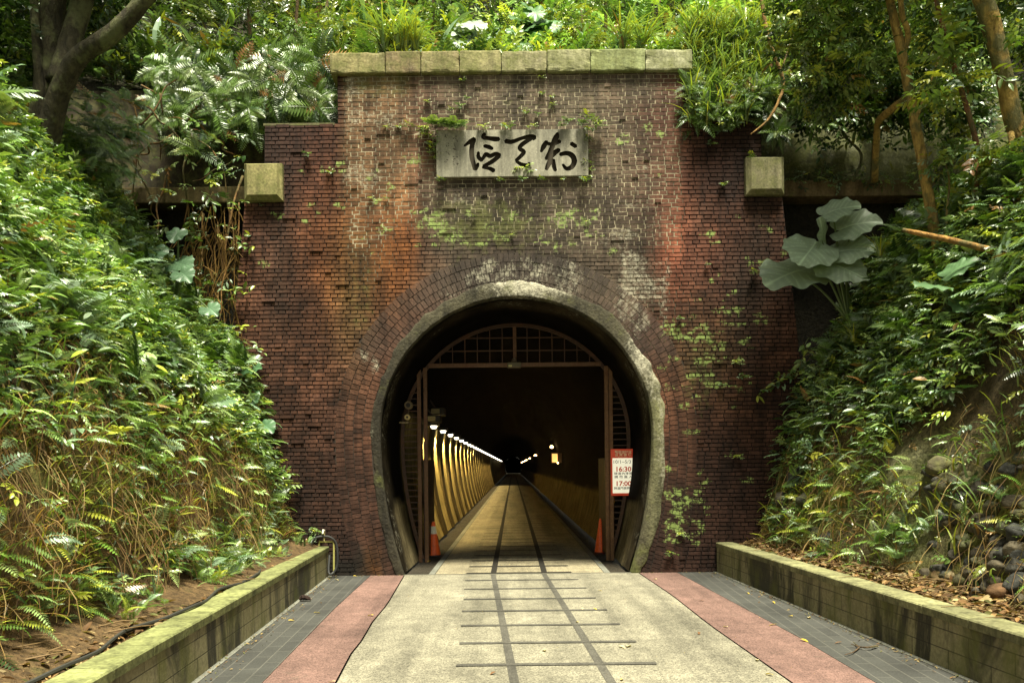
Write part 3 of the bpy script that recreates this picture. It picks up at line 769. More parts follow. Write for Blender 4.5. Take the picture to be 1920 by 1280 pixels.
# ---------------------------------------------------------------- flank walls set back beside the portal
for sgn, nm_, lab in ((-1, 'retaining_wall', 'dark recessed retaining wall with a stone band behind hanging roots beside the left bank'), (1, 'retaining_wall', 'mossy recessed retaining wall with a stone band behind the tree trunks')):
    w = thing(nm_, lab, 'wall', (sgn * 7, 12.95, 0))
    xs = np.linspace(3.6, 15, 90); zs = np.linspace(-.1, 7.9, 70)
    Xg, Zg = np.meshgrid(xs, zs, indexing='ij'); p3 = np.stack([sgn * Xg, 0 * Xg, Zg], -1)
    y = 12.98 + .75 * (Zg < 5.95) + .10 * (fbm(p3, 1.0, 41) - .5) + .05 * (fbm(p3, 5, 42) - .5) + .06 * np.clip(Zg - 6, 0, None)
    if sgn < 0: base = np.array([.040, .030, .017]); fxw = (0, .05, .30)
    else: base = np.array([.036, .036, .022]); fxw = (0, .25, .42)
    c = base * (.5 + 1.0 * fbm(p3, 1.6, 43))[..., None]; c = c * (1 - .6 * (Zg < 5.95))[..., None]  # darker below the band, shade of the set-back gap painted in
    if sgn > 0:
        lowm = sm(6.2, 5.7, Zg)[..., None]; c = c * (1 - lowm * .75)  # right wall: gap shade deepened further in the colour
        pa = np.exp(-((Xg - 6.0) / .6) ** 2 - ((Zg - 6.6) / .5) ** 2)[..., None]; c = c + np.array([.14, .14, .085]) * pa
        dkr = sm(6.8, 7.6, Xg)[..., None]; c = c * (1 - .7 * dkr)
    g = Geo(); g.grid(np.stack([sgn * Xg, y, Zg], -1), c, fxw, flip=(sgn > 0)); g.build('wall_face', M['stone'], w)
    g = Geo(); g.box((min(sgn * 3.9, sgn * 11), 12.76, 5.93), (max(sgn * 3.9, sgn * 11), 13.9, 6.19), (.165, .115, .06) if sgn > 0 else (.10, .075, .03), .02, (0, .16, .25)); g.build('stone_band', M['stone'], w)

# ---------------------------------------------------------------- planter walls
HP = .46
for sgn, fn, lab in ((-1, WL, 'low mossy block planter wall along the left paving with a black cable on it'), (1, WR, 'low stained block planter wall along the right paving below the boulders')):
    ys = np.linspace(-6, 12.26, 60)
    w = thing('planter_wall', lab, 'wall', (float(fn(4)), 4.0, 0))
    x = fn(ys)
    def strip(prof, mat, name, col, fx=(0, 0, 0)):
        g = Geo(); prof = prof + [prof[0]]
        V = np.array([[[xx + sgn * a, yy_, b] for a, b in prof] for xx, yy_ in zip(x, ys)])
        g.grid(V, col, fx, flip=(sgn > 0))
        n = len(prof) - 1
        g.add([(x[0] + sgn * a, ys[0], b) for a, b in prof[:-1]] + [(x[-1] + sgn * a, ys[-1], b) for a, b in prof[:-1]], [tuple(range(n)), tuple(range(n, 2 * n))], col, fx)
        return g.build(name, mat, w)
    ang = math.atan2(fn(12) - fn(0), 12)
    strip([(0, -.1), (0, HP - .075), (.24, HP - .075), (.24, -.1)], blockwall('planter_blocks_' + ('left' if sgn < 0 else 'right'), ang), 'block_face', (.3, .27, .16))
    # cap slabs
    yc = 12.26; k = 0
    while yc > -4:
        y1 = yc - .62
        g = Geo(); pf = [(-.012, HP - .073), (-.014, HP - .012), (-.004, HP), (.245, HP), (.26, HP - .012), (.26, HP - .073)]
        V = [[(fn(t) + sgn * a, t, b + random.uniform(-.001, .001)) for a, b in pf + pf[:1]] for t in (y1 + .004, yc - .004)]
        tcol = np.array([.17, .18, .072]) * random.uniform(.8, 1.15) if sgn < 0 else np.array([.185, .18, .09]) * random.uniform(.8, 1.15)
        g.grid(V, tcol, (0, .1, .22), flip=(sgn > 0))
        n = len(pf); g.add([V[0][i] for i in range(n)] + [V[1][i] for i in range(n)], [tuple(range(n)), tuple(range(n, 2 * n))], tcol, (0, .1, .22))
        g.build('cap_slab', M['stone'], w); yc = y1
    g = Geo()

# ================================================================== terrain: banks and hill
hL = np.array([(-.4, .46), (0, .60), (.12, .95), (.35, 1.8), (.72, 2.76), (1.45, 3.9), (2.25, 5.2), (3.0, 6.3), (4.0, 7.2), (6, 8.8), (10, 11), (20, 14)])
hR = np.array([(-.4, .33), (0, .40), (.14, .75), (.45, 1.5), (.95, 2.6), (1.3, 3.6), (1.85, 4.5), (2.5, 5.2), (4, 5.7), (6, 6.6), (10, 9), (20, 13)])
fL = np.array([(-6, -3.0), (4, -3.12), (5.4, -3.22), (8, -3.3), (10, -3.36), (12.4, -3.4)])
fR = np.array([(-6, 4.2), (4, 4.1), (6.5, 4.06), (8, 4.02), (9, 3.86), (12.4, 3.74)])
def bank(sgn, Y, d):
    foot = np.interp(Y, *(fL if sgn < 0 else fR).T); h = hL if sgn < 0 else hR
    x = foot + sgn * d
    z = np.interp(d, h[:, 0], h[:, 1])
    p3 = np.stack([x, Y, z], -1)
    b = (fbm(p3, .8, 51 + sgn) - .5) * np.clip(d * 1.5, 0, .55) + (fbm(p3, 3, 55) - .5) * .12 * np.clip(d * 3, 0, 1)
    return np.stack([x - sgn * b, Y, z + b * .35], -1)
def bank_n(sgn, Y, d):
    e = .08
    a = bank(sgn, Y + e, d) - bank(sgn, Y - e, d); b = bank(sgn, Y, d + e) - bank(sgn, Y, d - e)
    n = np.cross(a, b) * (1 if sgn < 0 else -1)
    n = n / (np.linalg.norm(n, axis=-1, keepdims=True) + 1e-9)
    return np.where(n[..., 2:3] < 0, -n, n)
for sgn in (-1, 1):
    Y = np.linspace(-6, 12.38 if sgn < 0 else 12.38, 150); d = np.concatenate([np.linspace(-.4, 3, 90), np.linspace(3.1, 16, 40)])
    Yg, Dg = np.meshgrid(Y, d, indexing='ij'); V = bank(sgn, Yg, Dg)
    n1 = fbm(V, 1.4, 57); n2 = fbm(V, 4, 58)
    soil = np.array([.135, .092, .038]); moss = np.array([.145, .15, .030]); dk = np.array([.022, .02, .010]); rockc = np.array([.15, .145, .09])
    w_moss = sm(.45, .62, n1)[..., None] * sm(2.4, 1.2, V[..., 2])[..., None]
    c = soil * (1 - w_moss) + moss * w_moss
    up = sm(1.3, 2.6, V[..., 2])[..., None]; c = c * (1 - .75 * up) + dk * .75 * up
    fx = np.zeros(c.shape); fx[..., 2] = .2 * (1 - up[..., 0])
    if sgn > 0:
        rk = (np.exp(-((Yg - 8.6) / .9) ** 2) * sm(.03, .15, Dg) * sm(.75, .45, Dg))
        c = c * (1 - rk[..., None]) + rockc * rk[..., None]
        fx[..., 2] = .3 * rk + fx[..., 2]
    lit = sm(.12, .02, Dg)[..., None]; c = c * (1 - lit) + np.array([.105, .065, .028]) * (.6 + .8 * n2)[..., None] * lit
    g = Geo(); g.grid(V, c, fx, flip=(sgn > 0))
    # skirt at the end beside the portal
    e = V[-1]; e2 = e.copy(); e2[:, 2] = -.1
    g.grid(np.stack([e, e2]), (.02, .017, .01), flip=(sgn < 0))
    tag(g.build('slope', M['soil'], smooth=True), 'steep earth bank left of the tunnel approach' if sgn < 0 else 'steep stony earth bank right of the tunnel approach', 'slope', None, 'structure')
    # planter soil between wall and foot of the bank
    g = Geo(); xs0 = (WL(Y) - .2) if sgn < 0 else (WR(Y) + .2); ft = np.interp(Y, *(fL if sgn < 0 else fR).T) + sgn * .15
    t = np.linspace(0, 1, 24); Tg = np.meshgrid(Y, t, indexing='ij')[1]
    xx = xs0[:, None] * (1 - t) + ft[:, None] * t
    V = np.stack([xx, np.repeat(Y[:, None], 24, 1), .40 + np.abs(xx - xs0[:, None]) * .22], -1); V[..., 2] += (fbm(V, 6, 60) - .5) * .06
    g.grid(V, np.array([.10, .062, .027]) * (.5 + 1.0 * fbm(V, 7, 61))[..., None], flip=(sgn > 0))
    tag(g.build('terrain', M['soil'], smooth=True), 'leaf-strewn soil strip behind the left planter wall' if sgn < 0 else 'leaf-strewn soil strip behind the right planter wall', 'soil', None, 'structure')

def hill(x, t):
    """t: metres back from the parapet"""
    z0 = 7.78 - .0 * np.abs(x) + .15 * np.clip(np.abs(x) - 5, 0, 6)
    z = z0 + np.interp(t, [0, .6, 1.2, 3, 6, 12, 26], [0, .1, .5, 2.8, 6.5, 13, 19])
    p3 = np.stack([x, 13 + t, z], -1)
    b = (fbm(p3, .6, 71) - .5) * np.clip(t, 0, 1.2)
    return np.stack([x, 13.15 + t - b, z + b * .6], -1)
X1, T1 = np.meshgrid(np.linspace(-26, 26, 120), np.concatenate([np.linspace(0, 6, 40), np.linspace(6.5, 26, 24)]), indexing='ij')
V = hill(X1, T1); g = Geo(); g.grid(V, np.array([.028, .026, .012]) * (.5 + fbm(V, 2, 72))[..., None], (0, 0, .12), flip=True)
e = V[:, 0]; e2 = e.copy(); e2[:, 2] = np.where(np.abs(e[:, 0]) < 3.3, 4.8, -.1); g.grid(np.stack([e, e2]), (.02, .017, .01))
tag(g.build('hill', M['soil'], smooth=True), 'steep hillside rising behind the portal', 'hill', None, 'structure')

# ================================================================== foliage prototypes
def pack(v, f, s): return {'v': np.array(v, float), 'f': np.array([i for q in f for i in q], np.int64), 't': np.array([len(q) for q in f], np.int64), 's': np.array(s, float)}
def rachis(s, arch, rise=.3): return np.array([0, s - .15 * s * s * arch, rise * s - arch * .75 * s * s])
def frond_proto(n=14, w=.24, arch=.6, rise=.3, pw=.30, droop=.25, seed=0):
    r = random.Random(seed); v, f, sh = [], [], []
    for k in range(n):
        s = .10 + .90 * k / (n - 1); b = rachis(s, arch, rise); b2 = rachis(min(s + .02, 1.1), arch, rise)
        t = b2 - b; t /= np.linalg.norm(t)
        L = w * (math.sin(math.pi * (.12 + .88 * s) ** .75) ** .8 + .03) * r.uniform(.88, 1.1)
        for sd in (-1, 1):
            d = np.array([sd * 1.0, 0, 0]) * .92 + t * .42 + np.array([0, 0, -droop * r.uniform(.3, 1.4)])
            d /= np.linalg.norm(d); hw = (.9 / n) * pw * 1.55
            tip = b + d * L; m = b + d * L * .45
            i = len(v)
            v += [b, m + t * hw + np.array([0, 0, .012]), tip, m - t * hw + np.array([0, 0, -.006])]
            f.append((i, i + 1, i + 2, i + 3) if sd < 0 else (i, i + 3, i + 2, i + 1)); sh += [.8, 1.0, 1.15, .95]
    i = len(v)
    for k in range(5):
        s = k / 4; b = rachis(s, arch, rise); v += [b + np.array([-.008 * (1 - s * .8), 0, 0]), b + np.array([.008 * (1 - s * .8), 0, 0])]; sh += [.8, .8]
    for k in range(4): f.append((i + 2 * k, i + 2 * k + 1, i + 2 * k + 3, i + 2 * k + 2))
    return pack(v, f, sh)
def leaf_geo(L=1.0, w=.42, fold=.14, droop=.25, rows=4):
    v, f, sh = [], [], []
    prof = [0.0, .75, 1.0, .62, 0.0]; ss = [0, .22, .5, .8, 1.0]
    for a, s in zip(prof, ss):
        z = -droop * s * s
        for sd in (-1, 0, 1): v.append((sd * w / 2 * a * L, s * L, (z + fold * abs(sd) * a * w) * L)); sh.append(1.0 if sd else .86)
    for k in range(4):
        for j in (0, 1):
            a = 3 * k + j; f.append((a, a + 1, a + 4, a + 3))
    return v, f, sh
LEAF = pack(*leaf_geo())
LEAFN = pack(*leaf_geo(1.0, .24, .12, .35))
def sprig_proto(n=8, L=.34, w=.5, seed=1, spread=1.0):
    r = random.Random(seed); v, f, sh = [], [], []
    lv, lf, ls = leaf_geo(L, w, .14, .3); lv = np.array(lv)
    for k in range(n):
        s = .15 + .85 * k / (n - 1); base = np.array([0, s, .22 * s - .3 * s * s])
        an = (k % 2 * 2 - 1) * (1.05 - .5 * s) * spread + r.uniform(-.25, .25); sc = r.uniform(.75, 1.15) * (1 - .35 * abs(s - .5))
        tilt = r.uniform(-.5, .35); roll = r.uniform(-.5, .5)
        R = np.array(Matrix.Rotation(-an, 3, 'Z') @ Matrix.Rotation(tilt, 3, 'X') @ Matrix.Rotation(roll, 3, 'Y'))
        i = len(v); v += list((lv * sc) @ R.T + base); f += [tuple(i + q for q in x) for x in lf]; t = r.uniform(.8, 1.2); sh += [q * t for q in ls]
    i = len(v)
    for k in range(4):
        s = k / 3; b = np.array([0, s, .22 * s - .3 * s * s]); v += [b + np.array([-.008, 0, 0]), b + np.array([.008, 0, 0])]; sh += [.6, .6]
    for k in range(3): f.append((i + 2 * k, i + 2 * k + 1, i + 2 * k + 3, i + 2 * k + 2))
    return pack(v, f, sh)
def blade_proto(bend=.6, w=.03, n=5):
    v, f, sh = [], [], []
    for k in range(n):
        s = k / (n - 1); v += [(-w * (1 - s) ** .7, .55 * s + bend * .6 * s * s, s - bend * .85 * s * s), (w * (1 - s) ** .7 + 1e-4, .55 * s + bend * .6 * s * s, s - bend * .85 * s * s)]; sh += [.75 + .4 * s] * 2
    for k in range(n - 1): f.append((2 * k, 2 * k + 1, 2 * k + 3, 2 * k + 2))
    return pack(v, f, sh)
FROND = [frond_proto(14, .24, .6, .35, seed=1), frond_proto(16, .20, .9, .45, seed=2), frond_proto(12, .30, .4, .25, seed=3), frond_proto(18, .17, .75, .3, seed=4)]
SPRIG = [sprig_proto(8, .34, .5, 1), sprig_proto(7, .42, .55, 2), sprig_proto(10, .27, .42, 3), sprig_proto(6, .5, .36, 4)]
BLADE = [blade_proto(.5), blade_proto(.8), blade_proto(1.1)]

def frames(d, up):
    y = d / (np.linalg.norm(d, axis=1, keepdims=True) + 1e-9)
    x = np.cross(y, up); x /= np.linalg.norm(x, axis=1, keepdims=True) + 1e-9
    z = np.cross(x, y); return np.stack([x, y, z], -1)
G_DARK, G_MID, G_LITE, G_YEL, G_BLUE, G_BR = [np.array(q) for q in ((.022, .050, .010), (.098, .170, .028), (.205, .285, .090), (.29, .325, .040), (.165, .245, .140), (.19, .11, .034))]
def palette(n, w):
    k = rng.choice(6, n, p=np.array(w) / np.sum(w)); base = np.stack([G_DARK, G_MID, G_LITE, G_YEL, G_BLUE, G_BR])[k]
    return base * rng.uniform(.7, 1.35, (n, 1)) * rng.uniform(.92, 1.08, (n, 3))
def scatter(g, kind, pos, nrm, size, w, out=.6, down=.4, jit=.6, lift=(0, .15), tone=None):
    n = len(pos)
    if not n: return
    protos = {'frond': FROND, 'sprig': SPRIG, 'blade': BLADE, 'leaf': [LEAF], 'leafn': [LEAFN]}[kind]
    dn = np.array([0, 0, -1.0]) - nrm * (-nrm[:, 2:3]); dn /= np.linalg.norm(dn, axis=1, keepdims=True) + 1e-9
    d = nrm * out + dn * down + rng.normal(0, jit, (n, 3)) * np.array([1, 1, .7])
    up = nrm + np.array([0, 0, .9]) + rng.normal(0, .3, (n, 3))
    if kind == 'blade': Rm = frames(np.stack([rng.normal(0, 1, n), rng.normal(0, 1, n), 0 * rng.random(n)], 1) + nrm * .7, np.tile([0, 0, 1.0], (n, 1)) + nrm * .3)
    else: Rm = frames(d, up)
    T = pos + nrm * rng.uniform(lift[0], lift[1], (n, 1))
    S = size * rng.uniform(.55, 1.3, n)
    C = palette(n, w)
    if tone is not None: C = C * tone[:, None]
    pick = rng.integers(0, len(protos), n)
    for k, p in enumerate(protos):
        m = pick == k; g.many(p, Rm[m], T[m], S[m], C[m])

def bank_pts(sgn, n, Yr, dr, thr=None, freq=1.0, seed=0):
    Y = rng.uniform(Yr[0], Yr[1], n); d = rng.uniform(dr[0], dr[1], n)
    p = bank(sgn, Y, d); nn = bank_n(sgn, Y, d)
    if thr is not None:
        m = fbm(p, freq, seed) > thr + .12 * (rng.random(n) - .5); p, nn, Y, d = p[m], nn[m], Y[m], d[m]
    return p, nn

def open_ground(sgn, p):
    """how much growth a spot of the right bank carries: little over the boulder heap and the bare rock"""
    if sgn < 0: return np.ones(len(p))
    a = sm(8.6, 8.1, p[:, 1]) * sm(2.05, 1.75, p[:, 2] + (fbm(p, 1.5, 77) - .5) * .6)
    b = np.exp(-((p[:, 1] - 8.9) / .6) ** 2) * sm(1.4, 1.1, p[:, 2])
    return 1 - .9 * np.maximum(a * (.45 + .9 * fbm(p, 2.5, 78)), .5 * b)
for sgn in (-1, 1):
    ya = 3.5
    g = Geo()
    zf = lambda p: sm(1.75 if sgn < 0 else 1.5, 2.5, p[:, 2] - (.8 * sm(9.4, 8.0, p[:, 1]) if sgn > 0 else 0) + (fbm(p, 1.2, 80) - .5) * 1.6 + (np.clip(p[:, 1] - 10, 0, 2) * .45 if sgn < 0 else 0))
    # leafy cover: ferns
    p, nn = bank_pts(sgn, 15000, (ya, 12.3), (.15, 4.6)); k = rng.random(len(p)) < (.04 + .96 * zf(p)) * open_ground(sgn, p); p, nn = p[k], nn[k]
    cl = fbm(p, .9, 81)
    scatter(g, 'frond', p, nn, .24, (2.2, 4, 3, .4, 3.2, .15) if sgn < 0 else (3, 4, 2.4, .5, 2.2, .2), .75, .3, .45, (0, .2), .2 + 1.6 * cl + (.3 if sgn < 0 else .1))
    p, nn = bank_pts(sgn, 19000, (ya, 12.3), (.15, 4.8)); k = rng.random(len(p)) < (.04 + .96 * zf(p)) * open_ground(sgn, p); p, nn = p[k], nn[k]
    cl = fbm(p, 1.1, 82); m = cl > .47
    scatter(g, 'sprig', p[m], nn[m], .175, (2, 4, 3, 1.6, 2.5, .2), .7, .2, .6, (0, .24), .2 + 1.6 * cl[m] + (.3 if sgn < 0 else .1))
    scatter(g, 'sprig', p[~m], nn[~m], .125, (3, 4, 2, 2.2, 1, .3), .7, .2, .6, (0, .12), .2 + 1.6 * cl[~m] + (.3 if sgn < 0 else .1))
    p, nn = bank_pts(sgn, 4200, (ya, 12.2), (.2, 4.5)); k = rng.random(len(p)) < zf(p) * .8 * open_ground(sgn, p); p, nn = p[k], nn[k]
    scatter(g, 'leaf', p, nn, .12, (2, 4, 3, 1, 4, .2), .6, .5, .6, (.05, .35))
    p, nn = bank_pts(sgn, 1800, (ya, 12.2), (.02, 1.6), .5, 1.3, 84)
    scatter(g, 'blade', p, nn, .34, (.5, 2, 3, 3, .5, 2), .6, .3, .6, (0, .04))
    # lower, drier zone
    p, nn = bank_pts(sgn, 1500, (ya, 12.2), (.0, .7), .47, 1.6, 85)
    k = rng.random(len(p)) < .2 + .8 * open_ground(sgn, p); p, nn = p[k], nn[k]
    scatter(g, 'sprig', p, nn, .12, (1.5, 3, 2.5, 2.5, .6, .8), .6, .3, .6, (0, .06))
    p, nn = bank_pts(sgn, 700, (ya, 12.2), (.0, .6), .48, 1.2, 86)
    k = rng.random(len(p)) < .1 + .9 * open_ground(sgn, p); p, nn = p[k], nn[k]
    scatter(g, 'frond', p, nn, .28, (1, 3, 3, 2, 1.5, .3), .6, .35, .4, (0, .05))
    for nst, szs, wt in ((10000 if sgn < 0 else 4500, .16, (.1, .3, .9, 2.2, .1, 5)), (4000 if sgn < 0 else 1300, .24, (.1, .3, .6, 2.0, .1, 6))):
        p, nn = bank_pts(sgn, nst, (ya, 12.1), (.0, 1.1), .40, 1.0, 88); k = rng.random(len(p)) < (1.05 - zf(p)) * (.15 + .85 * open_ground(sgn, p)); p, nn = p[k], nn[k]
        scatter(g, 'blade', p, nn, szs, wt, .6, .3, .6, (-.03, .03), np.full(len(p), 1.7 if sgn < 0 else 1.0))
    if sgn < 0:
        p, nn = bank_pts(sgn, 800, (6, 12.2), (-.3, .16), .45, 1.4, 89)
        scatter(g, 'frond', p, nn, .17, (.5, 3, 4, 1.2, 1.5, .2), .7, .2, .5, (0, .03)); 
    o = g.build('bank_foliage', M['leaf'])
    tag(o, 'dense ferns and small leaves covering the left bank' if sgn < 0 else 'dense ferns and small leaves covering the right bank', 'foliage', None, 'stuff')
    # dry hanging roots and stems near the foot
    g = Geo(); p, nn = bank_pts(sgn, 1300 if sgn < 0 else 600, (ya, 12.0), (.08, .8), .42, 1.1, 87)
    for a, b in zip(p, nn):
        L = random.uniform(.25, .8); k = 5; pts = []
        dx, dy = random.uniform(-.15, .15), random.uniform(-.35, .2)
        for i in range(k):
            t = i / (k - 1); q = a + b * (.05 + .10 * math.sin(math.pi * t)) + np.array([0 - sgn * (t * L * .30), dy * t * L, -t * L * .9]); q[2] = max(q[2], .44); pts.append(q + rng.normal(0, .012, 3))
        cc_ = np.array(random.choice([(.20, .13, .045), (.13, .075, .03), (.16, .13, .04), (.09, .055, .025), (.24, .17, .07)])) * random.uniform(.6, 1.2)
        g.tube(pts, np.linspace(1, .5, k) * random.uniform(.0018, .0055), 4, cc_ * 1.3, caps=False)
    tag(g.build('hanging_roots', M['straw']), 'dry brown rootlets hanging over the foot of the left bank' if sgn < 0 else 'dry brown rootlets hanging over the foot of the right bank', 'roots', None, 'stuff')
    # leaf litter
    g = Geo(); n = 4200
    Y = rng.uniform(2.5, 12.2, n); a = (WL(Y) - .27) if sgn < 0 else (WR(Y) + .27); b = np.interp(Y, *(fL if sgn < 0 else fR).T) + sgn * .12
    t = rng.random(n) ** .8; x = a + (b - a) * t; z = .42 + np.abs(x - a) * .22 + rng.uniform(-.005, .04, n)
    Rm = frames(rng.normal(0, 1, (n, 3)) * np.array([1, 1, .25]), rng.normal(0, .5, (n, 3)) + np.array([0, 0, 1]))
    cols = np.array([(.22, .12, .045), (.14, .075, .03), (.30, .19, .08), (.09, .05, .022), (.33, .25, .12), (.10, .10, .03)])[rng.integers(0, 6, n)] * rng.uniform(.6, 1.2, (n, 1))
    g.many(LEAF, Rm, np.stack([x, Y, z], 1), rng.uniform(.04, .11, n), cols)
    for _ in range(160):
        i = rng.integers(0, n); p0 = np.array([x[i], Y[i], z[i] + .015]); an = random.uniform(0, 3.14); L = random.uniform(.08, .35)
        g.tube([p0, p0 + np.array([math.cos(an) * L / 2, math.sin(an) * L / 2, .012]), p0 + np.array([math.cos(an + .3) * L, math.sin(an + .3) * L, 0])], [.006, .005, .003], 4, (.17, .11, .05), caps=False)
    tag(g.build('leaf_litter', M['straw']), 'dry brown leaf litter behind the left planter wall' if sgn < 0 else 'dry brown leaf litter behind the right planter wall', 'leaf litter', None, 'stuff')

# hill foliage, open-sky light and tree shade painted into the leaf tones
g = Geo()
def hill_pts(n, xr=(-11, 11), tr=(0.0, 6.5)):
    x = rng.uniform(*xr, n); t = tr[0] + (tr[1] - tr[0]) * rng.random(n) ** 1.15
    p = hill(x, t); e = .1
    nn = np.cross(hill(x + e, t) - hill(x - e, t), hill(x, t + e) - hill(x, t - e)); nn /= np.linalg.norm(nn, axis=1, keepdims=True)
    nn = np.where(nn[:, 2:3] < 0, -nn, nn); return p, nn
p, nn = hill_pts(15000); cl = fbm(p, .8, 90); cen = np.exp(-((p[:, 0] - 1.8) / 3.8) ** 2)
scatter(g, 'sprig', p, nn, .28, (2, 4, 3, 2, 2, .2), .7, .1, .6, (0, .75), (.3 + 1.4 * cl) * (.85 + 1.1 * cen) * (1 - .5 * sm(-3.0, -5.0, p[:, 0])) * (1 - .35 * sm(5.0, 7.0, p[:, 0])))  # centre lightened as skylit, both ends dimmed as under trees
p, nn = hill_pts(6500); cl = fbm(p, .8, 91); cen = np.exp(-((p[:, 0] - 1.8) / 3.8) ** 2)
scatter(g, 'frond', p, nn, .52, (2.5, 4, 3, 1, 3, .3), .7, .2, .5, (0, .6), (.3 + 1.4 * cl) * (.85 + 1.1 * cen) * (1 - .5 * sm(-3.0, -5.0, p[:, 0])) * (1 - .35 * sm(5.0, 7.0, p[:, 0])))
p, nn = hill_pts(3600, (-7, 8), (0, 5)); m = fbm(p, .7, 92) > .50; p, nn = p[m], nn[m]
scatter(g, 'blade', p, nn, .55, (.1, 2, 5, 4, 1, .4), .6, .2, .6, (0, .2))
p, nn = hill_pts(3500); m = fbm(p, .9, 93) > .5
scatter(g, 'leafn', p[m], nn[m], .45, (1, 3, 3, 1, 4, .2), .7, .2, .6, (0, .7))
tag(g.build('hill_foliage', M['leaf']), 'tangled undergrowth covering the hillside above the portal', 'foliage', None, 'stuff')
# low green fringe right behind the coping
g = Geo(); n = 1500; x = rng.uniform(-2.7, 2.8, n); p = np.stack([x, rng.uniform(12.75, 13.5, n), 8.0 + rng.uniform(0, .08, n)], 1); nn = np.tile([0, -.35, .95], (n, 1))
scatter(g, 'sprig', p, nn, .20, (.5, 3, 4, 4, 1, .1), .6, 0, .6, (0, .12)); scatter(g, 'blade', p[:500], nn[:500], .3, (.3, 2, 4, 4, 1, .3), .6, 0, .5, (0, .02))
tag(g.build('coping_weeds', M['leaf']), 'bright low weeds growing along the top of the stone coping', 'weeds', None, 'stuff')
#@@PART2@@
# ================================================================== tunnel
TL = 190.0
tun = thing('tunnel_lining', 'sooty horseshoe tunnel bore with ribbed plaster walls receding into darkness', 'tunnel', (XC, 14, 0))
pin, pnr = prof_poly(-.045, 90)
Yr = np.concatenate([np.linspace(YW + .06, 16, 26), np.linspace(16.4, 60, 90), np.linspace(62, YW + TL, 50)])
PX_, YY_ = np.meshgrid(np.arange(len(pin)), Yr, indexing='ij')
V = np.stack([pin[PX_, 0], YY_, pin[PX_, 1]], -1)
nz = (fbm(V, 1.5, 101) - .5) * .05 + (fbm(V * np.array([1, .25, 1]), 8, 102) - .5) * .035 * (YY_ < 14)
V[..., 0] += pnr[PX_, 0] * nz; V[..., 2] += pnr[PX_, 1] * nz
zz = V[..., 2]
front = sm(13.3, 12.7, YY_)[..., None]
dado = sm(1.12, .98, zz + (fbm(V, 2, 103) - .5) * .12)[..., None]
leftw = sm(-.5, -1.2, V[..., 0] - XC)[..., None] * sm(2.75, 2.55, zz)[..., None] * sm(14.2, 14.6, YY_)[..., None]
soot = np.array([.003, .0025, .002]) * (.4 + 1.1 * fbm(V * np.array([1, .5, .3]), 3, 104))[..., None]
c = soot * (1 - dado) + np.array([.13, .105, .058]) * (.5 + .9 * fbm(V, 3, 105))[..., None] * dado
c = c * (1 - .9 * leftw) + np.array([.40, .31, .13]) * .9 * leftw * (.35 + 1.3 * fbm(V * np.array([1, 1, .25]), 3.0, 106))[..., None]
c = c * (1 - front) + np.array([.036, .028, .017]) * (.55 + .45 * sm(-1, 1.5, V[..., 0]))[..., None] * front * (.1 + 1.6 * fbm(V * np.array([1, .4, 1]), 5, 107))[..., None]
fx = np.zeros(c.shape); fx[..., 1] = .28 * front[..., 0] * (fbm(V, 3, 108) > .5)
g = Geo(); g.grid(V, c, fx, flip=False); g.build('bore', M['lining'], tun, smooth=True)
g = Geo(); e = pin; g.add(np.concatenate([np.insert(e, 1, YW + TL, 1), [[XC, YW + TL, 1.5]]]), [(i, i + 1, len(e)) for i in range(len(e) - 1)] + [(len(e) - 1, 0, len(e))], (.01, .01, .01)); g.build('end_wall', M['lining'], tun)
# ribs of the left wall, one between each pair of lamps
LAMPY = [18.4 + 2.45 * i for i in range(46)]
pr2, nr2 = prof_poly(-.045, 240)
sel = [i for i in range(len(pr2)) if pr2[i, 0] < XC - .9 and pr2[i, 1] < 2.62]
for i in range(22):
    for side in (-1,):
        yc = 17.15 + 2.45 * i
        g = Geo()
        for y0, y1, dp in ((yc - .40, yc + .40, .05),):
            a = pr2[sel]; b = pr2[sel] - nr2[sel] * dp
            ring = np.stack([np.insert(a, 1, y0, 1), np.insert(b, 1, y0 + .02, 1), np.insert(b, 1, y1 - .02, 1), np.insert(a, 1, y1, 1)], 1)
            cc = np.array([.085, .062, .028]) * (.6 + .7 * fbm(ring * np.array([1, 1, .4]), 3, 110))[..., None]  # ribs painted dark to stand for the unlit stretches between lamps
            g.grid(ring, cc)
        g.build('wall_rib', M['lining'], tun)
# floor
tl0, tr0 = G(817, 1074)[0], G(1131, 1071)[0]
def fsheet(name, x0, x1, z, mat, label, cat, y0=12.31, y1=YW + TL, col=(.2, .18, .1), skew=0):
    g = Geo(); n = 30; ys = np.linspace(y0, y1, n)
    g.grid(np.stack([np.stack([np.full(n, x0), ys, np.full(n, z)], -1), np.stack([np.full(n, x1), ys, np.full(n, z)], -1)]), col, flip=True)
    return tag(g.build(name, mat), label, cat, None, 'structure')
fsheet('road', tl0, tr0, -.004, M['tan_in'], 'brownish tan roadway inside the tunnel with inlaid track lines', 'road')
fsheet('kerb', tl0 - .10, tl0 - .006, 0.0, M['edge'], 'pale kerb strip along the left edge of the tunnel roadway', 'kerb')
fsheet('kerb', tr0 + .006, tr0 + .10, 0.0, M['edge'], 'pale kerb strip along the right edge of the tunnel roadway', 'kerb')
fsheet('ground', -2.6, 2.7, -.035, M['soil'], 'damp dark gutter between tunnel roadway and walls', 'gutter', 12.34, col=(.035, .028, .018))
mk = Geo(); xr0, xr1 = G(925, 1076)[0], G(1021, 1074)[0]
for x in (xr0, xr1): mk.add([[x - .045, 12.33, .002], [x + .045, 12.33, .002], [x + .045, 150, .002], [x - .045, 150, .002]], [(0, 1, 2, 3)])
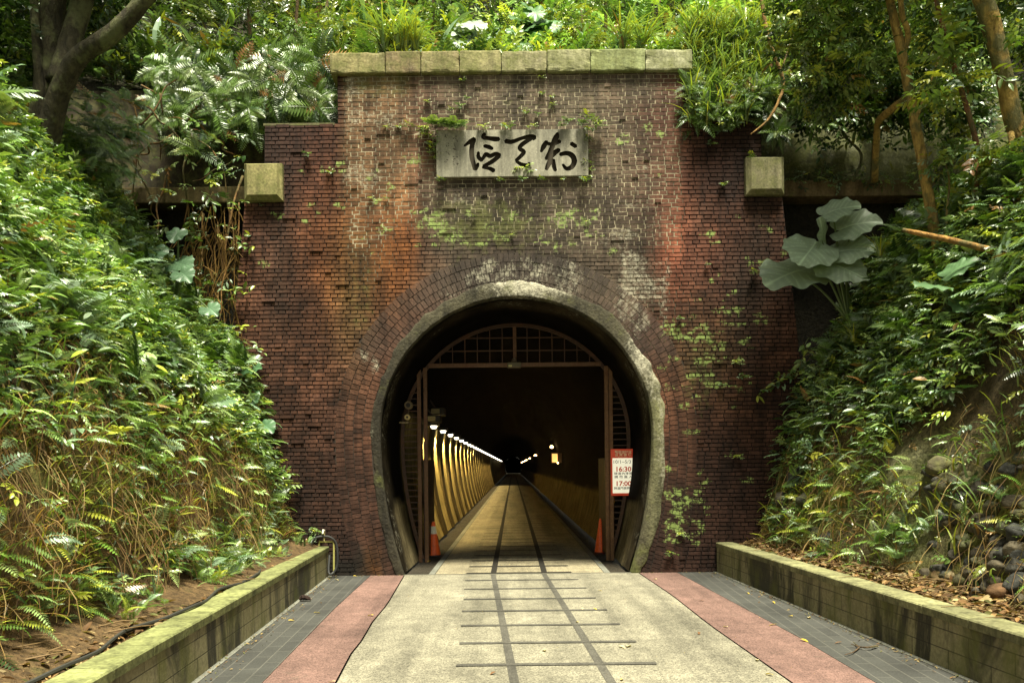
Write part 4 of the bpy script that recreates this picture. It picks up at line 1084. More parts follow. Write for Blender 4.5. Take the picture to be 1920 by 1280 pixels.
for i in range(60):
    Y = 12.42 + .83 * i; c0 = (xr0 + xr1) / 2
    mk.add([[c0 - .82, Y - .045, .005], [c0 + .82, Y - .045, .005], [c0 + .82, Y + .045, .005], [c0 - .82, Y + .045, .005]], [(0, 1, 2, 3)])
q = NT('dark_inlay'); M['inlay'] = q.out((.016, .014, .011), .75, .25)
tag(mk.build('road_marking', M['inlay']), 'black inlaid rail lines on the tunnel roadway', 'road marking', None, 'structure')
g = Geo(); g.box((-1.75, 12.285, -.05), (1.9, 12.345, .003), (.09, .085, .065)); tag(g.build('threshold_strip', M['plain']), 'narrow stone threshold strip across the tunnel mouth', 'threshold', None, 'structure')

# ---------------------------------------------------------------- lamps
for i, y in enumerate(LAMPY):
    t = thing('tunnel_lamp', 'glowing white lamp in the long row along the ribbed tunnel wall', 'lamp', (-1.80, y, 2.60), 'lamps along the ribbed tunnel wall')
    g = Geo(); g.box((-1.93, y - .17, 2.615), (-1.70, y + .17, 2.69), (.05, .045, .04), .012); g.build('housing', M['plain'], t)
    g = Geo(); n = 12; a = np.arange(n) * 2 * math.pi / n
    top = np.stack([-1.82 + .075 * np.cos(a), y + .11 * np.sin(a), np.full(n, 2.614)], 1); bot = np.stack([-1.82 + .055 * np.cos(a), y + .085 * np.sin(a), np.full(n, 2.56)], 1)
    g.add(np.concatenate([top, bot]), [(k, (k + 1) % n, n + (k + 1) % n, n + k) for k in range(n)] + [tuple(n + k for k in range(n))], (.9, .9, .8)); g.build('diffuser', M['lamp_white'], t)
    if i < 22:
        ld = bpy.data.lights.get('lamp_beam')
        if ld is None:
            ld = bpy.data.lights.new('lamp_beam', 'SPOT'); ld.energy = 160; ld.color = (1.0, .78, .34); ld.spot_size = math.radians(112); ld.spot_blend = .75; ld.shadow_soft_size = .06
        lo = bpy.data.objects.new('lamp_beam', ld); COL.objects.link(lo); lo.parent = t; lo.location = (-.07, 0, -.07)
        lo.rotation_euler = Vector((-.06, 0, -1)).to_track_quat('-Z', 'Y').to_euler()
for i, y in enumerate([39, 67.5, 91, 113, 127, 141, 153, 165, 177]):
    t = thing('wall_lamp', 'small round orange lamp high on the unlit tunnel wall', 'lamp', (1.90, y, 2.63), 'orange lamps on the unlit tunnel wall')
    g = Geo(); g.tube([(1.90, y, 2.55), (1.90, y, 2.58), (1.90, y, 2.64), (1.90, y, 2.68)], [.03, .075 if i == 0 else .11, .075 if i == 0 else .11, .03], 12, (.9, .6, .3)); g.build('bulb', M['lamp_orange'], t, smooth=True)
    g = Geo(); g.bar((1.93, y, 2.62), (2.14, y, 2.62), .04, .04, (.05, .04, .03)); g.build('bracket', M['plain'], t)
t = thing('notice_box', 'small glowing amber notice box below the first orange lamp', 'box', (*P(1040, 858, 33)[:2], P(1040, 866, 33)[2]))
p = P(1040, 858, 33); g = Geo(); g.box((p[0] - .11, 32.9, p[2] - .18), (p[0] + .11, 33.0, p[2] + .17), (.62, .34, .08), .01); g.build('face', emis('amber_face', (1, .5, .12), .5), t)
g = Geo(); g.box((p[0] - .14, 33.003, p[2] - .21), (p[0] + .30, 33.07, p[2] + .2), (.06, .045, .03), .01); g.build('backing', M['plain'], t)
g = Geo(); p = P(1046, 867.5, 32.8); g.tube([p, p + np.array([0, .04, 0])], .03, 8, (1, .6, .2)); g.build('bulb', M['lamp_orange'], t)
for k, (a, b, c_, d, Y, lab) in enumerate(((808, 766, 824, 775, 17.2, 'pale yellow plate hung above the first lamp, the upper of two'), (802, 780, 816, 789, 16.6, 'pale yellow plate hung above the first lamp, the lower of two'))):
    p0, p1 = P(a, d, Y), P(c_, b, Y); t = thing('hanging_plate', lab, 'plate', (p0[0], Y, p0[2]))
    g = Geo(); g.box((p0[0], Y, p0[2]), (p1[0], Y + .03, p1[2]), (.50, .42, .20), .008); g.build('plate', M['plain'], t)
    g = Geo(); g.box((p0[0] - .005, Y + .033, p0[2] - .02), (p1[0] + .10, Y + .5, p1[2] + .03), (.04, .035, .025), .02); g.build('case', M['plain'], t)
    g = Geo(); g.bar(((p0[0] + p1[0]) / 2, Y + .2, p1[2] + .02), ((p0[0] + p1[0]) / 2 - .25, Y + .2, p1[2] + .38), .03, .03, (.04, .03, .02)); g.build('arm', M['iron'], t)

# ---------------------------------------------------------------- iron gate
YG = 14.2
rust = (.13, .066, .032); rust2 = (.055, .027, .015)
gate = thing('iron_gate', 'rusty iron gate frame with barred side panels and lattice fanlight inside the arch', 'gate', (XC, YG, 0))
zt = P(965, 684, YG)[2]
pg, _ = prof_poly(-.115, 90)
def xprof(z, r=-.115):
    q, _ = prof_poly(r, 400); h = q[len(q) // 2:]; return float(np.interp(-z, -h[:, 1], h[:, 0])) - XC
g = Geo()
for i in range(len(pg) - 1):
    a, b = pg[i], pg[i + 1]; g.bar((a[0], YG, a[1]), (b[0], YG, b[1]), .06, .05, rust2, (0, 1, 0))
g.build('arch_frame', M['iron'], gate)
hwz = xprof(zt)
g = Geo(); g.box((XC - hwz, YG - .035, zt - .035), (XC + hwz, YG + .035, zt + .035), rust, .006); g.build('transom', M['iron'], gate)
g = Geo(); dxl = .222; x0 = P(965, 650, YG)[0]
for i in range(-8, 9):
    x = x0 + i * dxl; q, _ = prof_poly(-.115, 400)
    if abs(x - XC) > 1.6: continue
    zt2 = ZC + math.sqrt(max((R0 - .13) ** 2 - (x - XC) ** 2, 0))
    if zt2 > zt + .08 and i != 0: g.bar((x, YG, zt + .035), (x, YG, zt2), .016, .016, rust2)
for zz in (P(965, 657, YG)[2], P(965, 633, YG)[2], P(965, 610, YG)[2]):
    if zz < ZC + R0 - .14:
        w = math.sqrt((R0 - .13) ** 2 - (zz - ZC) ** 2); g.bar((XC - w, YG + .012, zz), (XC + w, YG + .012, zz), .018, .018, rust2, (0, 1, 0))
g.build('lattice', M['iron'], gate)
g = Geo(); g.box((x0 - .03, YG - .03, zt + .036), (x0 + .03, YG + .02, ZC + R0 - .15), rust, .004); g.build('king_post', M['iron'], gate)
for sgn, pxs in ((-1, (787, 799)), (1, (1146, 1138))):
    xs = [P(k, 870, YG)[0] for k in pxs]
    for k, x in enumerate(xs):
        g = Geo(); g.box((x - .033, YG - .035, -.03), (x + .033, YG + .035, zt - .037), rust if sgn < 0 else (.17, .085, .035), .005); g.build('post', M['iron'], gate)
    z = .06
    while z < zt - .1:
        xo = XC + sgn * (xprof(z) - .02); xi = xs[0] + sgn * .033
        if sgn * (xo - xi) > .03:
            g = Geo(); g.bar((xi, YG, z), (xo, YG, z), .018, .018, rust2, (0, 1, 0)); g.build('bar', M['iron'], gate)
        z += .1085
g = Geo(); xl = P(799, 870, YG)[0]
g.box((xl - .06, YG + .06, .02), (xl - .02, YG + 1.6, 1.80), (.035, .022, .014), .004); g.build('gate_leaf', M['iron'], gate)
g = Geo(); xl = P(1138, 870, YG)[0]
g.box((xl + .02, YG + .06, .02), (xl + .06, YG + 1.6, 1.80), (.035, .022, .014), .004); g.build('gate_leaf', M['iron'], gate)

# lamp under the transom
p = P(964, 683, YG - .06)
t = thing('floodlight', 'small unlit floodlight hanging at the middle of the gate transom', 'floodlight', (p[0], YG - .1, p[2]))
g = Geo(); g.box((p[0] - .12, YG - .22, p[2] - .07), (p[0] + .12, YG - .05, p[2] + .02), (.10, .085, .05), .015); g.build('head', M['plain'], t)
g = Geo(); g.tube([(p[0], YG - .12, p[2] + .02), (p[0], YG - .10, p[2] + .07), (p[0], YG - .05, p[2] + .10)], [.055, .045, .02], 10, (.13, .10, .06)); g.build('bracket', M['plain'], t)
g = Geo(); g.box((p[0] - .10, YG - .224, p[2] - .06), (p[0] - .04, YG - .221, p[2] - .03), (.5, .45, .2)); g.build('lens', M['plain'], t)
# camera cluster left of the gate
p = P(766, 785, YG - .08)
t = thing('security_camera', 'dusty brass-coloured camera and bell on a bracket by the barred gate panel', 'camera', (p[0], YG - .1, p[2]))
a = P(767, 760, YG - .1); g = Geo(); g.tube([a + np.array([0, .06, 0]), a, a + np.array([0, -.12, 0])], [.05, .075, .07], 12, (.16, .12, .06)); g.build('camera_head', M['plain'], t, smooth=False)
g = Geo(); g.tube([a + np.array([0, -.121, 0]), a + np.array([0, -.126, 0])], .04, 12, (.02, .02, .02)); g.build('lens', M['rubber'], t)
b = P(764, 782, YG - .1); g = Geo(); g.tube([b + np.array([0, .03, 0]), b + np.array([0, -.04, 0])], [.05, .05], 14, (.55, .44, .20)); g.build('bell', M['plain'], t)
g = Geo(); g.tube([b + np.array([0, -.041, 0]), b + np.array([0, -.046, 0])], .02, 10, (.03, .025, .02)); g.build('bell_centre', M['rubber'], t)
g = Geo(); g.bar(P(740, 792, YG - .06), P(766, 792, YG - .06), .022, .022, (.42, .36, .2)); g.build('arm', M['iron'], t)
g = Geo(); g.bar(P(765, 790, YG - .05), P(767, 755, YG - .05), .02, .02, (.12, .08, .05)); g.build('stem', M['iron'], t)

# ---------------------------------------------------------------- sign board with the tunnel hours
YSN = YG - .07
s0, s1 = P(1146, 929, YSN), P(1190, 841, YSN)
sx0, sx1, sz0, sz1 = s0[0], s1[0], s0[2], s1[2]; SW, SH = sx1 - sx0, sz1 - sz0
sign = thing('notice_sign', 'red and white notice board with opening hours hung on the barred gate panel', 'sign', ((sx0 + sx1) / 2, YSN, sz0))
q = NT('sign_red'); q.b.inputs['Emission Color'].default_value = (.6, .05, .015, 1); q.b.inputs['Emission Strength'].default_value = .10; M['sred'] = q.out((.48, .055, .022), .35, .5)  # slight glow added to brighten the red board in the shaded arch
M['swhite'] = emis('sign_white', (1.0, .93, .68), .22)  # panel glow added to lift the sign out of the shade
q = NT('sign_black'); M['sblack'] = q.out((.035, .033, .03), .5, .3)
q = NT('sign_cream'); M['scream'] = q.out((.85, .74, .50), .4, .4)
g = Geo(); g.box((sx0, YSN, sz0), (sx1, YSN + .025, sz1), (.5, .05, .02), .006); g.build('board', M['sred'], sign)
ph = [sz1 - SH * .195, sz0 + SH * .055]
g = Geo(); g.add([[sx0 + .028, YSN - .003, ph[1]], [sx1 - .012, YSN - .003, ph[1]], [sx1 - .012, YSN - .003, ph[0]], [sx0 + .028, YSN - .003, ph[0]]], [(0, 1, 2, 3)], (.8, .78, .66)); g.build('white_panel', M['swhite'], sign)
def text(s, size, cx, cz, mat, width=None, space=1.0, bold=0.0, name='lettering', parent=sign, y=YSN - .006):
    cu = bpy.data.curves.new('t', 'FONT'); cu.body = s; cu.size = size; cu.align_x = 'CENTER'; cu.align_y = 'CENTER'; cu.space_character = space; cu.offset = bold; cu.extrude = .0012; cu.resolution_u = 3
    ob = bpy.data.objects.new('t', cu); COL.objects.link(ob); bpy.context.view_layer.update()
    me = bpy.data.meshes.new_from_object(ob.evaluated_get(bpy.context.evaluated_depsgraph_get())); bpy.data.objects.remove(ob); bpy.data.curves.remove(cu)
    co = np.zeros(len(me.vertices) * 3); me.vertices.foreach_get('co', co); co = co.reshape(-1, 3)
    mid = (co.min(0) + co.max(0)) / 2; sx = 1.0
    if width: sx = width / (co[:, 0].max() - co[:, 0].min())
    o3 = ORG[parent.name]
    out = np.stack([(co[:, 0] - mid[0]) * sx + cx - o3[0], y - co[:, 2] - o3[1], co[:, 1] - mid[1] + cz - o3[2]], 1)
    me.vertices.foreach_set('co', out.astype(np.float32).ravel()); me.update()
    me.name = name; me.materials.clear(); me.materials.append(mat)
    o = bpy.data.objects.new(name, me); COL.objects.link(o); o.parent = parent; return o
mx_ = (sx0 + sx1) / 2 + .006
zf_ = lambda f: sz1 - SH * f
text('舊草嶺隧道', .062, mx_, zf_(.068), M['scream'], SW * .70, 1.0, .0012)
text('注意事項', .058, mx_, zf_(.128), M['scream'], SW * .70, 1.35, .0012)
text('Attention', .034, mx_ - .01, zf_(.178), M['scream'], SW * .40)
text('10/1~5/31', .085, mx_, zf_(.275), M['sblack'], SW * .80)
text('16:30', .118, mx_ + .01, zf_(.43), M['sred'], SW * .62, 1.0, .003)
text('隧道內淨場', .052, mx_, zf_(.525), M['sblack'], SW * .74, 1.2, .0006)
text('請勿進入', .052, mx_, zf_(.595), M['sblack'], SW * .74, 1.6, .0006)
text('17:00', .118, mx_ + .01, zf_(.74), M['sred'], SW * .62, 1.0, .003)
text('隧道門禁關閉', .052, mx_, zf_(.84), M['sblack'], SW * .78, 1.0, .0006)

# ---------------------------------------------------------------- cones
def cone(px, py, Y, h, rb_, rt_, band, label, tilt=0):
    p = P(px, py, Y); loc = (p[0], Y, -.0 if abs(p[0]) < 1.2 else -.03)
    t = thing('traffic_cone', label, 'traffic cone', loc); z0 = loc[2]
    z1 = z0 + h - .03
    def rad(f): return rb_ * (1 - f) + rt_ * f
    def ring(fs, rx=0):
        return [(loc[0] + tilt * f, Y, z0 + .03 + (z1 - z0 - .03) * f) for f in fs], [rad(f) + rx for f in fs]
    col_ = (1.0, .15, .03)
    g = Geo(); g.tube(*ring([0, .01, .2, .4, .6, .8, .97, .99, 1.0]), 20, col_); g.build('body', M['cone'], t, smooth=False)
    g = Geo(); s = rb_ * 1.28
    n = 24; a = np.arange(n) * 2 * math.pi / n
    def sq(z, k): return np.stack([loc[0] + k * np.sign(np.cos(a)) * np.abs(np.cos(a)) ** .45, Y + k * np.sign(np.sin(a)) * np.abs(np.sin(a)) ** .45, np.full(n, z)], 1)
    V = [sq(z0, s * .82), sq(z0 + .022, s * .82), sq(z0 + .032, s * .74)]
    g.add(np.concatenate(V), [(r * n + i, r * n + (i + 1) % n, (r + 1) * n + (i + 1) % n, (r + 1) * n + i) for r in (0, 1) for i in range(n)] + [tuple(2 * n + i for i in range(n))], (.03, .028, .026) if band else (.10, .02, .01)); g.build('base', M['rubber'], t)
    if band:
        g = Geo(); g.tube(*ring([.63, .64, .75, .85, .86], .003), 20, (.85, .80, .66), caps=False); g.build('reflective_band', M['plain'], t)
cone(813, 1037, 15.15, .69, .135, .028, True, 'orange traffic cone with a white reflective band beside the gate post')
cone(1126, 1034, 15.35, .70, .115, .018, False, 'plain orange-red traffic cone without a band near the notice board')

# ---------------------------------------------------------------- tap, hose, cable beside the left planter wall
tx, tz = P(608, 1015, 12.05)[0], HP
tp = thing('standpipe', 'yellow-green standpipe with a tap at the end of the mossy planter wall', 'standpipe', (tx, 12.0, 0))
pa = [P(598, 1022, 12.05), P(599, 1015, 12.05), P(624, 1015, 12.05), P(626, 1020, 12.05), P(626, 1075, 12.05)]
g = Geo(); g.tube(pa, .014, 8, (.32, .30, .09)); g.build('pipe', M['plain'], tp)
g = Geo(); g.tube([P(608, 1014, 12.03), P(608, 993, 12.03)], .012, 8, (.36, .31, .14)); g.build('riser', M['plain'], tp)
g = Geo(); g.tube([P(608, 994, 12.02), P(606, 993, 11.99), P(605, 1000, 11.97)], [.014, .016, .012], 8, (.70, .66, .52)); g.build('tap', M['plain'], tp)
g = Geo(); hp = [P(584, 1020, 12.0), P(592, 1008, 12.0), P(606, 1005, 12.02), P(620, 1007, 12.02), P(630, 1018, 12.04), P(633, 1040, 12.04), P(632, 1060, 12.04), P(626, 1072, 12.02), P(619, 1076, 11.98), P(616, 1068, 12.0), P(618, 1040, 12.08)]
tag(g.tube(hp, .018, 8, (.022, .022, .022), sub=5) or g.build('garden_hose', M['rubber'], org=(tx, 12, 0)), 'black hose looped around the standpipe', 'hose')
g = Geo(); pts = []
for k, y in enumerate(np.linspace(12.1, 4.2, 30)): pts.append((WL(y) - .27 - .05 * math.sin(k * .9) - .04 * math.sin(k * .31), y, HP - .02 + .035 + .01 * math.sin(k * 1.7)))
g.tube(pts, .014, 6, (.035, .034, .03), sub=3); tag(g.build('cable', M['rubber'], org=(pts[15][0], 8, HP)), 'black cable running along the top of the mossy planter wall', 'cable')
# plant debris heap at wall foot under the hose
# ---------------------------------------------------------------- fallen leaves and twigs on the paving
spots = [(588, 1150, 0), (540, 1165, 0), (1112, 1142, 0), (1120, 1108, 0), (1093, 1141, 1), (1084, 1168, 0), (1160, 1212, 1), (1176, 1214, 1), (1021, 1222, 1), (700, 1155, 0), (1232, 1087, 1), (1321, 1127, 2), (1448, 1129, 0), (1487, 1157, 0), (1458, 1172, 0), (1365, 1177, 1), (1311, 1187, 2), (1420, 1240, 1), (1450, 1268, 0), (1165, 1277, 0), (930, 1262, 2), (1516, 1160, 1), (1500, 1200, 0), (1400, 1112, 0), (628, 1087, 1), (662, 1081, 0), (630, 1280, 1), (1580, 1206, 2), (780, 1010, 0), (808, 1052, 0), (1120, 1056, 1)]
lcol = [(.50, .36, .045), (.55, .46, .25), (.16, .08, .035)]
for px, py, k in spots:
    w = G(px, py); s = random.uniform(.06, .10); d = np.array([[math.cos(px * 1.7), math.sin(px * 1.7), .05]])
    g = Geo(); g.many(LEAF, frames(d, np.array([[random.uniform(-.3, .3), random.uniform(-.3, .3), 1]])), np.array([[w[0], w[1], .016]]), np.array([s]), np.array([lcol[k]]))
    o = g.build('fallen_leaf', M['straw'], org=(w[0], w[1], .012))
    tag(o, ('small yellow fallen leaf on the paving', 'small pale curled fallen leaf on the paving', 'small brown fallen leaf on the paving')[k], 'leaf', ('yellow leaves fallen on the paving', 'pale leaves fallen on the paving', 'brown leaves fallen on the paving')[k])
w = G(572, 1127); g = Geo(); g.tube([w + np.array([-.07, 0, .02]), w + np.array([-.03, .01, .05]), w + np.array([.03, 0, .045]), w + np.array([.08, -.01, .02])], [.01, .035, .03, .006], 8, (.03, .016, .012), sub=3, bump=.5)
tag(g.build('dead_leaf', M['bark'], org=(w[0], w[1], 0)), 'dark curled dead leaf on the grey paving by the mossy wall', 'leaf')
def twig(pts, r, col, label, name='fallen_twig', sides=5, br=()):
    g = Geo(); g.tube(pts, np.linspace(1, .4, len(pts)) * r, sides, col, sub=3)
    for b in br: g.tube(b, np.linspace(.7, .3, len(b)) * r, sides, col, sub=2)
    return tag(g.build(name, M['bark'], org=tuple(np.array(pts[0]))), label, 'twig')
z = lambda px, py, h=.02: G(px, py) + np.array([0, 0, h])
twig([z(1645, 1214), z(1630, 1219, .03), z(1612, 1216), z(1600, 1207)], .011, (.10, .065, .035), 'thin forked twig lying on the grey paving below the stained wall', br=[[z(1612, 1216), z(1600, 1226), z(1584, 1231)], [z(1612, 1216, .02), z(1596, 1213, .03)]])
b0 = P(1688, 1100, 8.05); twig([(b0[0] - .0, 8.1, .50), (b0[0] + .15, 8.05, .53), (b0[0] + .34, 8.0, .52), (b0[0] + .5, 7.95, .5)], .022, (.24, .18, .10), 'pale stick lying in the leaf litter beneath the boulders', 'stick')

g = Geo(); n = 900; Y = rng.uniform(4, 12.2, n); sd = rng.random(n) < .5; o_ = np.abs(rng.normal(0, .09, n))
x = np.where(sd, WL(Y) + .02 + o_, WR(Y) - .02 - o_); k = rng.random(n) < .16
x = np.where(k, rng.uniform(-2.9, 3.1, n), x); Y = np.where(k, 12.25 - np.abs(rng.normal(0, .06, n)), Y); k2 = (np.abs(x - .05) > 1.75) | ~k; x, Y = x[k2], Y[k2]; n = len(x)
g.many(LEAF, frames(rng.normal(0, 1, (n, 3)) * np.array([1, 1, .1]), rng.normal(0, .3, (n, 3)) + np.array([0, 0, 1])), np.stack([x, Y, np.full(n, .012)], 1), rng.uniform(.012, .04, n), np.array([(.14, .08, .035), (.08, .05, .025), (.26, .19, .08), (.10, .10, .04)])[rng.integers(0, 4, n)])
tag(g.build('leaf_crumbs', M['straw']), 'crumbs of dry leaf gathered along the foot of the walls', 'leaf litter', None, 'stuff')
# ---------------------------------------------------------------- boulders on the right bank
def boulder(c, r, seed, col):
    n1, n2 = 22, 15
    th = np.linspace(0, 2 * math.pi, n1 + 1); ph = np.linspace(.001, math.pi - .001, n2)
    T, Pp = np.meshgrid(th, ph, indexing='ij')
    d = np.stack([np.cos(T) * np.sin(Pp), np.sin(T) * np.sin(Pp), np.cos(Pp)], -1)
    rd = random.Random(seed); sc = np.array([rd.uniform(.8, 1.2), rd.uniform(.8, 1.1), rd.uniform(.65, .95)])
    pl = np.random.default_rng(seed); nn_ = pl.normal(0, 1, (11, 3)); nn_ /= np.linalg.norm(nn_, axis=1)[:, None]; dd_ = pl.uniform(.68, 1.0, 11)
    dot = np.einsum('abk,nk->abn', d, nn_); poly = np.min(np.where(dot > .05, dd_ / np.maximum(dot, .05), 3.0), axis=2)
    k = np.minimum(poly, 1.12) + .10 * (vnoise(d, 3.0, seed) - .5) + .06 * (vnoise(d, 9.0, seed + 1) - .5)
    V = d * k[..., None] * sc * r
    V = V @ np.array(Matrix.Rotation(rd.uniform(-.5, .5), 3, 'Y')).T + c
    g = Geo(); g.grid(V, np.array(col) * (.7 + .6 * vnoise(V, 6, seed))[..., None], (.0, .05, rd.choice([.05, .12, .22, .38])), flip=True)
    return g.build('boulder', M['rock'], smooth=True, org=tuple(c))
rocks = [(1863, 990, 28, 'large round grey boulder, biggest of the heap on the right bank'), (1775, 905, 24, None), (1815, 905, 18, None), (1850, 920, 16, None), (1895, 990, 18, None), (1912, 1000, 20, None), (1880, 1015, 18, None), (1845, 1035, 16, None), (1890, 1040, 18, None), (1830, 1055, 14, None), (1855, 1070, 15, 'yellow-mossed small boulder low in the heap'), (1880, 1065, 18, None), (1910, 1060, 18, None), (1800, 1040, 16, None), (1770, 1082, 16, 'flat tan stone at the foot of the boulder heap'), (1785, 1080, 11, 'pale upright stone leaning at the foot of the boulder heap'), (1815, 1090, 16, None), (1838, 1085, 13, None), (1860, 1095, 14, None), (1885, 1110, 26, 'squared brown block of stone resting at the front of the boulder heap'), (1845, 1120, 16, None), (1865, 1135, 16, None), (1910, 1095, 22, None), (1905, 940, 18, None), (1885, 915, 14, None), (1865, 880, 16, None), (1900, 880, 18, None), (1830, 985, 14, None), (1810, 1010, 14, None), (1740, 1075, 12, None), (1500, 900, 26, 'mossy grey boulder among ferns nearest the brick wall'), (1475, 940, 16, None), (1490, 960, 18, None), (1520, 940, 18, None), (1530, 1000, 12, 'small upright stone at the edge of the leaf litter'), (1470, 985, 14, None), (1550, 1010, 12, None), (1640, 1060, 16, None)]
def ray_bank(px, py, sgn, start=3.0):
    for Y in np.arange(start, 13, .05):
        p = P(px, py, Y); foot = np.interp(Y, *(fL if sgn < 0 else fR).T); d = sgn * (p[0] - foot)
        if d > -.4 and bank(sgn, np.array(Y), np.array(d))[2] >= p[2] - .0: return p
    return P(px, py, 12.2)
rk_ = random.Random(31)
for _ in range(55):
    rocks.append((rk_.uniform(1745, 1925), rk_.uniform(850, 1130), rk_.uniform(9, 19), None))
for i, (px, py, rp, lab) in enumerate(rocks):
    if rp < 20 and lab is None and py > 1075 + (px - 1700) * .33: continue
    p = ray_bank(px, py, 1); r = rp * p[1] / F * 1.15
    cc_ = random.choice([(.055, .052, .043), (.075, .066, .05), (.045, .045, .04), (.085, .07, .045)])
    if py == 1110 or px == 1770: cc_ = (.12, .065, .03)
    if px == 1785: cc_ = (.22, .17, .09)
    o = boulder(p + np.array([-.02, 0, 0]), r, 200 + i, cc_)
    tag(o, lab or ('dark rounded cobble in the boulder heap on the right bank' if px > 1600 else 'dark cobble half hidden by leaves next to the brick wall'), 'rock', 'cobbles piled on the stony bank' if px > 1600 else 'cobbles near the brick wall')

# ================================================================== individual plants
def fern_mesh(nf, L, seed, wts, droop=0.0):
    g = Geo(); st = np.random.default_rng(seed)
    az = np.arange(nf) * 2.4 + st.uniform(0, 1, nf); el = st.uniform(.15, .95, nf)
    d = np.stack([np.cos(az) * np.cos(el), np.sin(az) * np.cos(el), np.sin(el) - droop], 1)
    Rm = frames(d, np.tile([0, 0, 1.0], (nf, 1)) + st.normal(0, .15, (nf, 3))); C = palette(nf, wts); S = L * st.uniform(.7, 1.15, nf); pk = st.integers(0, 4, nf)
    for k in range(4): g.many(FROND[k], Rm[pk == k], np.zeros((int((pk == k).sum()), 3)), S[pk == k], C[pk == k])
    return g
def put(proto, name, loc, rz, sc, label, cat, group, normal=None, lean=0.0):
    o = bpy.data.objects.new(name, proto); COL.objects.link(o); o.location = tuple(float(q) for q in loc); o.scale = (sc,) * 3
    q = Matrix.Rotation(rz, 3, 'Z')
    if normal is not None:
        v = Vector((float(normal[0]), float(normal[1]), float(normal[2]))) * lean + Vector((0, 0, 1 - lean)); q = v.to_track_quat('Z', 'Y').to_matrix() @ q
    o.rotation_euler = q.to_euler(); return tag(o, label, cat, group)
FM = [fern_mesh(9, .62, k, (1, 5, 4, .1, 4, .1)).mesh('fern', M['leaf']) for k in range(3)]
FMD = [fern_mesh(9, .75, 10 + k, (5, 5, 1, .1, .6, .1), .55).mesh('fern', M['leaf']) for k in range(3)]
FMY = [fern_mesh(8, .45, 20 + k, (.6, 4, 5, .6, 2, .1)).mesh('fern', M['leaf']) for k in range(2)]
for i in range(70):
    Y = random.uniform(5, 12); d = random.uniform(.5, 3.2); p = bank(-1, np.array(Y), np.array(d)); nn = bank_n(-1, np.array([Y]), np.array([d]))[0]
    put(random.choice(FM), 'fern', p + nn * .22, random.uniform(0, 6), random.uniform(.5, .95), 'feathery green fern on the leafy middle of the left bank', 'fern', 'ferns on the middle of the left bank', nn, .55)
for i in range(55):
    Y = random.uniform(6, 12); d = random.uniform(.8, 3.2); p = bank(1, np.array(Y), np.array(d)); nn = bank_n(1, np.array([Y]), np.array([d]))[0]
    if open_ground(1, p[None])[0] < .6: continue
    put(random.choice(FM), 'fern', p + nn * .2, random.uniform(0, 6), random.uniform(.45, .85), 'dark green fern on the leafy middle of the right bank', 'fern', 'ferns on the middle of the right bank', nn, .55)
for px, py in ((440, 1040), (420, 1050), (395, 1055), (370, 1060), (350, 1075), (310, 1040), (300, 1055), (470, 1000), (490, 985), (510, 960), (500, 930), (480, 950), (530, 975), (250, 1105), (180, 1115), (110, 1150), (60, 1130), (220, 1110), (275, 1120), (330, 1025), (140, 1140)):
    p = ray_bank(px, py, -1); put(random.choice(FMY), 'fern', p + np.array([.05, 0, -.05]), random.uniform(0, 6), random.uniform(.55, .9) * (.55 if px < 300 else 1), 'low light green fern at the foot of the left bank', 'fern', 'low ferns at the foot of the left bank', (1, -.2, .6), .4)
for px, py in ((1560, 1030), (1690, 990), (1720, 1005), (1700, 1040), (1660, 1010), (1780, 960), (1830, 900), (1890, 850), (1475, 1015), (1480, 880), (1900, 930), (1750, 985)):
    p = ray_bank(px, py, 1); put(random.choice(FMY), 'fern', p + np.array([-.05, 0, -.03]), random.uniform(0, 6), random.uniform(.5, .8), 'small bright fern among the stones on the right bank', 'fern', 'small ferns among the stones', (-1, -.2, .6), .4)
# overhanging ferns above the left recess and behind the wings
for i in range(85):
    px = random.uniform(285, 600); py = random.uniform(140, 250) - (30 if px > 480 else 0) + (px < 380) * -20
    Y = random.uniform(12.45, 12.95); p = P(px, py, Y)
    put(random.choice(FMD), 'fern', p, random.uniform(0, 6), random.uniform(.5, .85), 'lush fern hanging over the dark recess beside the left wing', 'fern', 'ferns overhanging the left recess', (.1, -1, -.05), .85)
for i in range(60):
    px = random.uniform(1290, 1480); py = random.uniform(150, 250); p = P(px, py, random.uniform(12.15, 12.6))
    put(random.choice(FMD + FM), 'fern', p, random.uniform(0, 6), random.uniform(.35, .65), 'bright fern spilling over the right wing of the portal', 'fern', 'ferns spilling over the right wing', (-.1, -1, .2), .75)
for i in range(26):
    px = random.uniform(160, 260); py = random.uniform(180, 330); p = P(px, py, random.uniform(10.0, 11.2))
    put(random.choice(FMD), 'fern', p, random.uniform(0, 6), random.uniform(.4, .65), 'drooping fern on the shoulder of the left bank below the big tree', 'fern', 'drooping ferns below the big tree', (.8, -.6, .4), .6)
# single ferns that stand out
p = P(370, 285, 12.5); put(FM[1], 'fern', p, 1.0, 1.05, 'single broad pale fern frond cluster in the middle of the left recess', 'fern', None, (.1, -1, .2), .8)
